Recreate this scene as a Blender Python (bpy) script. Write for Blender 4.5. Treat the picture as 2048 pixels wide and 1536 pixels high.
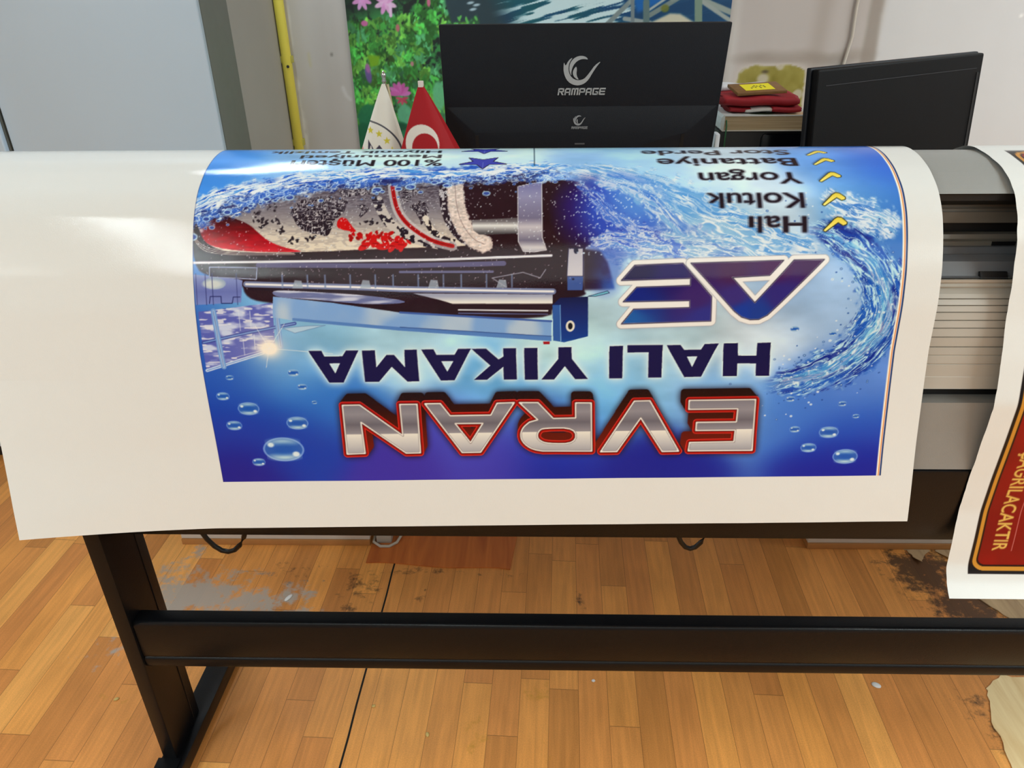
import bpy, bmesh, math, random
import numpy as np
from mathutils import Vector, Matrix

scene = bpy.context.scene
for o_ in list(bpy.data.objects):
    bpy.data.objects.remove(o_)

# ------------------------------------------------------------------ camera
PITCH, YAW, ROLL, CAM_H = math.radians(28.8), math.radians(1.6), math.atan(.0116), 1.45
_f = np.array([-math.sin(YAW) * math.cos(PITCH), math.cos(YAW) * math.cos(PITCH), -math.sin(PITCH)])
_r0 = np.array([math.cos(YAW), math.sin(YAW), 0.]); _u0 = np.cross(_r0, _f)
_r = math.cos(ROLL) * _r0 - math.sin(ROLL) * _u0; _u = math.sin(ROLL) * _r0 + math.cos(ROLL) * _u0
cam_data = bpy.data.cameras.new('camera'); cam = bpy.data.objects.new('camera', cam_data)
scene.collection.objects.link(cam)
cam_data.sensor_width = 36; cam_data.lens = 36 * 1500 / 2048; cam_data.clip_start = .05
cam.matrix_world = Matrix([[_r[0], _u[0], -_f[0], 0], [_r[1], _u[1], -_f[1], 0], [_r[2], _u[2], -_f[2], CAM_H], [0, 0, 0, 1]])
scene.camera = cam

# ------------------------------------------------------------------ exposure, world, lamps
scene.view_settings.view_transform = 'Standard'; scene.view_settings.look = 'None'
scene.view_settings.exposure = -0.09; scene.view_settings.gamma = 1; scene.view_settings.use_curve_mapping = False
world = bpy.data.worlds.new('world'); scene.world = world; world.use_nodes = True
world.node_tree.nodes['Background'].inputs[0].default_value = (.9, .95, 1, 1)
world.node_tree.nodes['Background'].inputs[1].default_value = .05

def area_lamp(name, x, y, sx, sy, power, col, rz=0., z=2.68):
    l = bpy.data.lights.new(name, 'AREA'); l.shape = 'RECTANGLE'; l.size = sx; l.size_y = sy; l.energy = power; l.color = col
    o = bpy.data.objects.new(name, l); scene.collection.objects.link(o); o.location = (x, y, z); o.rotation_euler = (0, 0, rz)
    return o
area_lamp('tube_and_fill_light', -1.70, -1.15, .03, 2.8, 40, (.845, .99, 1), math.radians(-5))
area_lamp('tube_and_fill_light', 2.6, -.3, .05, 2.6, 86, (.845, .99, 1))  # added fill from the right to brighten the floor, no known source
area_lamp('tube_and_fill_light', -2.95, -.6, .05, 2.6, 17, (.845, .99, 1))  # weaker unseen fill on the left, put in for the floor
area_lamp('tube_and_fill_light', -.90, 2.08, .055, .5, 13, (.80, .93, 1), math.radians(-25), 2.32)
area_lamp('unseen_fill_light', .5, -2.6, 4.4, 3.2, 62, (.845, .99, 1))  # broad made-up fill behind the camera, standing in for general room light
area_lamp('tube_and_fill_light', 2.6, 1.7, .1, 1.0, 28, (.82, .94, 1))  # extra cool fill added to lift the area behind the printer

# ------------------------------------------------------------------ materials
def lin(*c):
    c = [v / 255 for v in c]
    return tuple((v / 12.92 if v <= .04045 else ((v + .055) / 1.055) ** 2.4) for v in c) + (1,)

def new_mat(name):
    m = bpy.data.materials.new(name); m.use_nodes = True
    nt = m.node_tree
    return m, nt, nt.nodes['Principled BSDF']

def mat(name, col, rough=.5, metal=0., spec=.5, var=.06, scale=30., bump=0., bscale=300., coat=0.):
    """painted or moulded surface with slight procedural tone variation and grain"""
    m, nt, p = new_mat(name)
    N, L = nt.nodes, nt.links
    tc = N.new('ShaderNodeTexCoord'); nz = N.new('ShaderNodeTexNoise'); nz.inputs['Scale'].default_value = scale
    L.new(tc.outputs['Object'], nz.inputs['Vector'])
    mx = N.new('ShaderNodeMix'); mx.data_type = 'RGBA'
    c = lin(*col) if max(col) > 1.5 else tuple(col) + (1,)
    mx.inputs[6].default_value = tuple(v * (1 - var) for v in c[:3]) + (1,); mx.inputs[7].default_value = tuple(min(1, v * (1 + var)) for v in c[:3]) + (1,)
    L.new(nz.outputs['Fac'], mx.inputs[0]); L.new(mx.outputs[2], p.inputs['Base Color'])
    p.inputs['Roughness'].default_value = rough; p.inputs['Metallic'].default_value = metal
    p.inputs['Specular IOR Level'].default_value = spec; p.inputs['Coat Weight'].default_value = coat
    if bump:
        n2 = N.new('ShaderNodeTexNoise'); n2.inputs['Scale'].default_value = bscale; L.new(tc.outputs['Object'], n2.inputs['Vector'])
        b = N.new('ShaderNodeBump'); b.inputs['Strength'].default_value = bump; b.inputs['Distance'].default_value = .002
        L.new(n2.outputs['Fac'], b.inputs['Height']); L.new(b.outputs[0], p.inputs['Normal'])
    return m

def painted(name, rough=.5, spec=.5, bump=.0, bscale=(300, 300, 300), coat=0., dist=.0006):
    """surface whose colours are printed or painted on (colour attribute 'art')"""
    m, nt, p = new_mat(name)
    N, L = nt.nodes, nt.links
    a = N.new('ShaderNodeAttribute'); a.attribute_name = 'art'; L.new(a.outputs['Color'], p.inputs['Base Color'])
    p.inputs['Roughness'].default_value = rough; p.inputs['Specular IOR Level'].default_value = spec; p.inputs['Coat Weight'].default_value = coat
    p.inputs['Coat Roughness'].default_value = .12
    if bump:
        tc = N.new('ShaderNodeTexCoord'); mp = N.new('ShaderNodeMapping'); mp.inputs['Scale'].default_value = bscale
        n2 = N.new('ShaderNodeTexNoise'); n2.inputs['Scale'].default_value = 1; n2.inputs['Detail'].default_value = 3
        L.new(tc.outputs['Object'], mp.inputs[0]); L.new(mp.outputs[0], n2.inputs['Vector'])
        b = N.new('ShaderNodeBump'); b.inputs['Strength'].default_value = bump; b.inputs['Distance'].default_value = dist
        L.new(n2.outputs['Fac'], b.inputs['Height']); L.new(b.outputs[0], p.inputs['Normal'])
    return m

# ------------------------------------------------------------------ objects
def tag(o, label=None, cat=None, group=None, kind=None):
    for k, v in (('label', label), ('category', cat), ('group', group), ('kind', kind)):
        if v: o[k] = v
    return o

def thing(name, loc, label, cat, group=None, rz=0.):
    o = bpy.data.objects.new(name, None); scene.collection.objects.link(o); o.empty_display_size = .05
    o.location = loc; o.rotation_euler = (0, 0, rz)
    return tag(o, label, cat, group)

def link_mesh(name, me, m, parent=None, local=False):
    o = bpy.data.objects.new(name, me); scene.collection.objects.link(o)
    if m is not None:
        for k in (m if isinstance(m, (list, tuple)) else [m]): me.materials.append(k)
    if parent is not None:
        o.parent = parent
        if not local:                                   # shapes given in room coordinates
            r = parent
            while r.parent: r = r.parent
            me.transform(Matrix.Translation(-Vector(r.location)))
    return o

class B:
    """collects shapes for one mesh"""
    def __init__(s): s.bm = bmesh.new()
    def hexa(s, v8):
        v = [s.bm.verts.new(p) for p in v8]
        for f in ((0, 3, 2, 1), (4, 5, 6, 7), (0, 1, 5, 4), (1, 2, 6, 5), (2, 3, 7, 6), (3, 0, 4, 7)): s.bm.faces.new([v[i] for i in f])
        return s
    def box(s, x0, y0, z0, x1, y1, z1):
        return s.hexa([(x0, y0, z0), (x1, y0, z0), (x1, y1, z0), (x0, y1, z0), (x0, y0, z1), (x1, y0, z1), (x1, y1, z1), (x0, y1, z1)])
    def prism(s, pts, f0, f1):
        """closed outline; f0 / f1 place an outline point at the two ends"""
        a = [s.bm.verts.new(f0(*p)) for p in pts]; b = [s.bm.verts.new(f1(*p)) for p in pts]; n = len(pts)
        for i in range(n): s.bm.faces.new((a[i], a[(i + 1) % n], b[(i + 1) % n], b[i]))
        s.bm.faces.new(a[::-1]); s.bm.faces.new(b)
        return s
    def along_x(s, pts, x0, x1): return s.prism(pts, lambda y, z: (x0, y, z), lambda y, z: (x1, y, z))
    def up(s, pts, z0, z1): return s.prism(pts, lambda x, y: (x, y, z0), lambda x, y: (x, y, z1))
    def along_y(s, pts, y0, y1): return s.prism(pts, lambda x, z: (x, y0, z), lambda x, z: (x, y1, z))
    def tube(s, pts, r, seg=8):
        P = [Vector(p) for p in pts]; R = r if isinstance(r, (list, tuple)) else [r] * len(P); rings = []
        for i, p in enumerate(P):
            t = (P[min(i + 1, len(P) - 1)] - P[max(i - 1, 0)]).normalized()
            a = t.cross(Vector((0, 0, 1)) if abs(t.z) < .9 else Vector((1, 0, 0))).normalized(); b = t.cross(a)
            rings.append([s.bm.verts.new(p + R[i] * (a * math.cos(2 * math.pi * k / seg) + b * math.sin(2 * math.pi * k / seg))) for k in range(seg)])
        for u, v in zip(rings[:-1], rings[1:]):
            for k in range(seg): s.bm.faces.new((u[k], u[(k + 1) % seg], v[(k + 1) % seg], v[k]))
        s.bm.faces.new(rings[0][::-1]); s.bm.faces.new(rings[-1])
        return s
    def lathe(s, prof, c, seg=20):
        rings = [[s.bm.verts.new((c[0] + r * math.cos(2 * math.pi * k / seg), c[1] + r * math.sin(2 * math.pi * k / seg), c[2] + z)) for k in range(seg)] for r, z in prof]
        for u, v in zip(rings[:-1], rings[1:]):
            for k in range(seg): s.bm.faces.new((u[k], u[(k + 1) % seg], v[(k + 1) % seg], v[k]))
        s.bm.faces.new(rings[0][::-1]); s.bm.faces.new(rings[-1])
        return s
    def tri_list(s, verts, faces):
        v = [s.bm.verts.new(p) for p in verts]
        for f in faces:
            try: s.bm.faces.new([v[i] for i in f])
            except ValueError: pass
        return s
    def build(s, name, m, parent=None, bevel=0., seg=2, smooth=False, local=False):
        bmesh.ops.recalc_face_normals(s.bm, faces=s.bm.faces)
        if bevel:
            e = [k for k in s.bm.edges if len(k.link_faces) == 2 and k.calc_face_angle(0) > .5]
            bmesh.ops.bevel(s.bm, geom=e, offset=bevel, segments=seg, affect='EDGES', profile=.6, clamp_overlap=True)
        me = bpy.data.meshes.new(name); s.bm.to_mesh(me); s.bm.free()
        if smooth: me.polygons.foreach_set('use_smooth', [True] * len(me.polygons))
        elif bevel:
            me.polygons.foreach_set('use_smooth', [True] * len(me.polygons))
            try: me.set_sharp_from_angle(angle=.6)
            except Exception: pass
        return link_mesh(name, me, m, parent, local)

def srgb2lin(a):
    a = np.clip(a, 0, 1)
    return np.where(a <= .04045, a / 12.92, ((a + .055) / 1.055) ** 2.4)

def grid_mesh(name, P, C, m, parent=None, flip=False, smooth=True, keep=None, attr='art'):
    """P: rows x cols x 3 positions, C: rows x cols x 3 sRGB colours"""
    h, w = P.shape[:2]
    i = np.arange(h * w).reshape(h, w)
    q = np.stack([i[:-1, :-1], i[:-1, 1:], i[1:, 1:], i[1:, :-1]], -1).reshape(-1, 4)
    if flip: q = q[:, ::-1]
    if keep is not None: q = q[keep.reshape(-1)]
    me = bpy.data.meshes.new(name)
    me.vertices.add(h * w); me.vertices.foreach_set('co', np.ascontiguousarray(P, np.float32).ravel())
    me.loops.add(q.size); me.loops.foreach_set('vertex_index', np.ascontiguousarray(q, np.int32).ravel())
    me.polygons.add(len(q)); me.polygons.foreach_set('loop_start', np.arange(0, q.size, 4, dtype=np.int32))
    me.update(calc_edges=True)
    if smooth: me.polygons.foreach_set('use_smooth', np.ones(len(q), bool))
    if C is not None:
        at = me.color_attributes.new(attr, 'FLOAT_COLOR', 'POINT')
        at.data.foreach_set('color', np.concatenate([srgb2lin(C), np.ones((h, w, 1))], -1).astype(np.float32).ravel())
    me.validate(); me.update()
    return link_mesh(name, me, m, parent)

# ------------------------------------------------------------------ lettering from the built-in font
def glyph_mesh(txt, bold=0.):
    cu = bpy.data.curves.new('lettering', 'FONT'); cu.body = txt; cu.size = 1; cu.offset = bold; cu.resolution_u = 6
    o = bpy.data.objects.new('lettering', cu); scene.collection.objects.link(o)
    dg = bpy.context.evaluated_depsgraph_get(); dg.update()
    ev = o.evaluated_get(dg); me = ev.to_mesh()
    V = np.array([v.co[:2] for v in me.vertices], float); F = [tuple(p.vertices) for p in me.polygons]
    ev.to_mesh_clear(); bpy.data.objects.remove(o); bpy.data.curves.remove(cu)
    return V, F
_cap = glyph_mesh('H')[0][:, 1].max()

def glyph_segs(txt, bold=0.):
    V, F = glyph_mesh(txt, bold); cnt = {}
    for f in F:
        for a, b in zip(f, f[1:] + f[:1]):
            k = (min(a, b), max(a, b)); cnt[k] = cnt.get(k, 0) + 1
    # the font mesh has duplicate points where glyph triangles meet: a segment met once is outline
    E = [k for k, n in cnt.items() if n == 1]
    return V, np.array([[*V[a], *V[b]] for a, b in E])
# ------------------------------------------------------------------ flat artwork painter (numpy, print millimetres)
def _hash(ix, iy, seed):
    h = (ix.astype(np.int64) * 374761393 + iy.astype(np.int64) * 668265263 + seed * 974634777) & 0xFFFFFFFF
    h = ((h ^ (h >> 13)) * 1274126177) & 0xFFFFFFFF
    return ((h ^ (h >> 16)) & 0xFFFF) / 65535.0

def vnoise(x, y, seed=0):
    x = np.asarray(x, float); y = np.asarray(y, float)
    ix = np.floor(x); iy = np.floor(y); fx = x - ix; fy = y - iy
    fx = fx * fx * (3 - 2 * fx); fy = fy * fy * (3 - 2 * fy)
    a = _hash(ix, iy, seed); b = _hash(ix + 1, iy, seed); c = _hash(ix, iy + 1, seed); d = _hash(ix + 1, iy + 1, seed)
    return (a + (b - a) * fx) * (1 - fy) + (c + (d - c) * fx) * fy

def fbm(x, y, seed=0, o=3):
    s = 0; a = .5; n = 0
    for k in range(o):
        s = s + a * vnoise(x * 2 ** k, y * 2 ** k, seed + 17 * k); n += a; a *= .5
    return s / n

def sstep(a, b, x):
    t = np.clip((x - a) / (b - a), 0, 1)
    return t * t * (3 - 2 * t)

def rgb(*c):
    return np.array(c, float) / 255.0

def segs_of(*polys):
    out = []
    for p in polys:
        p = np.asarray(p, float)
        out.append(np.concatenate([p, np.roll(p, -1, 0)], 1))
    return np.concatenate(out)

class Canvas:
    """sRGB artwork; x to the right, y up, in units of u"""
    def __init__(s, x0, y0, x1, y1, res):
        s.x0, s.y0, s.res = x0, y0, res
        s.w = int(round((x1 - x0) / res)) + 1; s.h = int(round((y1 - y0) / res)) + 1
        s.a = np.ones((s.h, s.w, 3))
    def box(s, lo, hi, pad=0):
        i0 = max(0, int((lo[0] - pad - s.x0) / s.res) - 1); i1 = min(s.w, int((hi[0] + pad - s.x0) / s.res) + 3)
        j0 = max(0, int((lo[1] - pad - s.y0) / s.res) - 1); j1 = min(s.h, int((hi[1] + pad - s.y0) / s.res) + 3)
        return i0, i1, j0, j1
    def grid(s, b=None):
        i0, i1, j0, j1 = b or (0, s.w, 0, s.h)
        return np.meshgrid(s.x0 + s.res * np.arange(i0, i1), s.y0 + s.res * np.arange(j0, j1))
    def cov(s, sg, ss=3, pad=0):
        lo = np.minimum(sg[:, :2].min(0), sg[:, 2:].min(0)); hi = np.maximum(sg[:, :2].max(0), sg[:, 2:].max(0))
        b = s.box(lo, hi, pad); i0, i1, j0, j1 = b
        if i1 <= i0 or j1 <= j0: return None, None
        xs = s.x0 + s.res * (np.arange(i0 * ss, i1 * ss) + .5 - ss / 2) / ss
        m = np.zeros((j1 - j0, i1 - i0))
        ya, yb = np.minimum(sg[:, 1], sg[:, 3]), np.maximum(sg[:, 1], sg[:, 3])
        for j in range(j0, j1):
            for k in range(ss):
                y = s.y0 + s.res * (j + (k + .5) / ss - .5)
                q = sg[(ya <= y) & (yb > y)]
                if len(q) == 0: continue
                cr = np.sort(q[:, 0] + (y - q[:, 1]) * (q[:, 2] - q[:, 0]) / (q[:, 3] - q[:, 1]))
                ins = np.searchsorted(cr, xs) & 1
                m[j - j0] += ins.reshape(-1, ss).sum(1)
        return b, m / ss / ss
    def put(s, b, m, col, al=1.0):
        if b is None: return
        i0, i1, j0, j1 = b
        if callable(col):
            X, Y = s.grid(b); col = col(X, Y)
        v = s.a[j0:j1, i0:i1]; m = (m * al)[..., None]
        v += (np.asarray(col) - v) * m
    def poly(s, pts, col, al=1.0, soft=0, holes=()):
        b, m = s.cov(segs_of(pts, *holes), pad=3 * soft)
        if soft and b: m = s.blur(m, soft)
        s.put(b, m, col, al); return b, m
    def blur(s, m, r):
        k = max(1, int(r / s.res))
        for _ in range(2):
            for ax in (0, 1):
                p = np.pad(m, [(k + 1, k) if a == ax else (0, 0) for a in (0, 1)], mode='edge')
                c = np.cumsum(p, ax); n = m.shape[ax]
                hi = np.take(c, np.arange(2 * k + 1, 2 * k + 1 + n), ax); lo = np.take(c, np.arange(0, n), ax)
                m = (hi - lo) / (2 * k + 1)
        return m
    def dist(s, pts, pad, closed=False):
        p = np.asarray(pts, float)
        if closed: p = np.concatenate([p, p[:1]])
        b = s.box(p.min(0), p.max(0), pad); X, Y = s.grid(b)
        D = np.full(X.shape, 1e9); T = np.zeros(X.shape); L = 0
        for a, c in zip(p[:-1], p[1:]):
            v = c - a; l = np.hypot(*v) + 1e-9
            t = np.clip(((X - a[0]) * v[0] + (Y - a[1]) * v[1]) / l / l, 0, 1)
            dx = X - a[0] - t * v[0]; dy = Y - a[1] - t * v[1]
            d = np.hypot(dx, dy); k = d < np.abs(D)
            sg = np.where(v[0] * dy - v[1] * dx >= 0, 1, -1)
            D = np.where(k, d * sg, D); T = np.where(k, L + t * l, T); L += l
        return b, D, T, L
    def stroke(s, pts, w, col, al=1.0, closed=False, soft=0):
        b, D, T, L = s.dist(pts, w / 2 + 2 * s.res + soft, closed)
        if D.size == 0: return
        e = max(s.res, soft)
        s.put(b, np.clip((w / 2 - np.abs(D)) / e + .5, 0, 1), col, al)
    def ell(s, cx, cy, rx, ry, col, al=1.0, soft=0, rot=0):
        R = max(rx, ry); b = s.box((cx - R, cy - R), (cx + R, cy + R), soft + s.res)
        if b[1] <= b[0] or b[3] <= b[2]: return
        X, Y = s.grid(b); c, n = math.cos(rot), math.sin(rot)
        u = ((X - cx) * c + (Y - cy) * n) / rx; v = (-(X - cx) * n + (Y - cy) * c) / ry
        d = (1 - np.hypot(u, v)) * min(rx, ry)
        s.put(b, np.clip(d / max(s.res, soft) + .5, 0, 1), col, al)
    def sample(s, X, Y):
        fx = np.clip((X - s.x0) / s.res, 0, s.w - 1.001); fy = np.clip((Y - s.y0) / s.res, 0, s.h - 1.001)
        i = fx.astype(int); j = fy.astype(int); fx = (fx - i)[..., None]; fy = (fy - j)[..., None]
        a = s.a
        return (a[j, i] * (1 - fx) + a[j, i + 1] * fx) * (1 - fy) + (a[j + 1, i] * (1 - fx) + a[j + 1, i + 1] * fx) * fy

def scatter_field(X, Y, pts, sig):
    W = 1e-9; S = 0
    for p, q, r, g, b in pts:
        w = 1.0 / (((X - p) ** 2 + (Y - q) ** 2) / sig ** 2 + .05) ** 2
        W = W + w; S = S + w[..., None] * rgb(r, g, b)
    return S / W[..., None]

def scatter_soft(X, Y, pts, sig):
    x = X[0]; y = Y[:, 0]; W = 1e-12; S = 0
    gx = np.arange(x[0], x[-1] + 9, 8); gy = np.arange(y[0], y[-1] + 9, 8)
    GX, GY = np.meshgrid(gx, gy)
    for p, q, r, g, b in pts:
        d2 = ((GX - p) ** 2 + ((GY - q) * 1.25) ** 2) / sig ** 2
        w = np.exp(-2.2 * d2) + .02 / (1 + d2) ** 2
        W = W + w; S = S + w[..., None] * rgb(r, g, b)
    C = S / W[..., None]
    fx = (x - gx[0]) / 8; fy = (y - gy[0]) / 8; i = fx.astype(int); j = fy.astype(int)
    fx = (fx - i)[None, :, None]; fy = (fy - j)[:, None, None]
    a = C[j][:, i] * (1 - fx) + C[j][:, i + 1] * fx; b_ = C[j + 1][:, i] * (1 - fx) + C[j + 1][:, i + 1] * fx
    return a * (1 - fy) + b_ * fy

def vgrad(stops):
    ys = [a for a, _ in stops]; cs = np.array([c for _, c in stops], float) / 255
    return lambda X, Y: np.stack([np.interp(Y, ys, cs[:, k]) for k in range(3)], -1)

# print layout, millimetres
BG=[(1005,515,75,145,225),(888,514,150,195,240),(770,549,195,225,245),(582,546,200,228,245),(428,524,150,195,240),(355,494,165,205,235),(241,507,205,225,240),(179,432,205,220,230),(92,505,110,160,225),(18,504,60,110,210),(16,415,60,115,190),(71,432,110,165,215),(252,408,160,195,220),(253,372,170,200,220),(142,284,150,180,215),(208,224,200,215,225),(320,232,185,215,228),(396,285,185,215,230),(393,171,140,190,225),(468,210,185,220,225),(728,227,165,205,225),(863,228,140,190,220),(911,198,90,150,210),(991,168,45,90,180),(851,135,60,120,200),(584,140,110,175,225),(432,131,95,165,220),(1011,96,30,65,165),(899,70,25,65,165),(1008,20,35,35,135),(748,18,65,55,160),(591,24,70,65,170),(513,15,15,40,150),(356,5,15,35,140),(42,18,15,35,145),(47,86,35,85,185),(127,128,75,125,205),(52,144,100,140,210),(242,145,120,170,220),(510,74,50,80,190),(627,67,75,80,185)]  # purple tones near the lower edge are a reflection painted into the print
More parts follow.
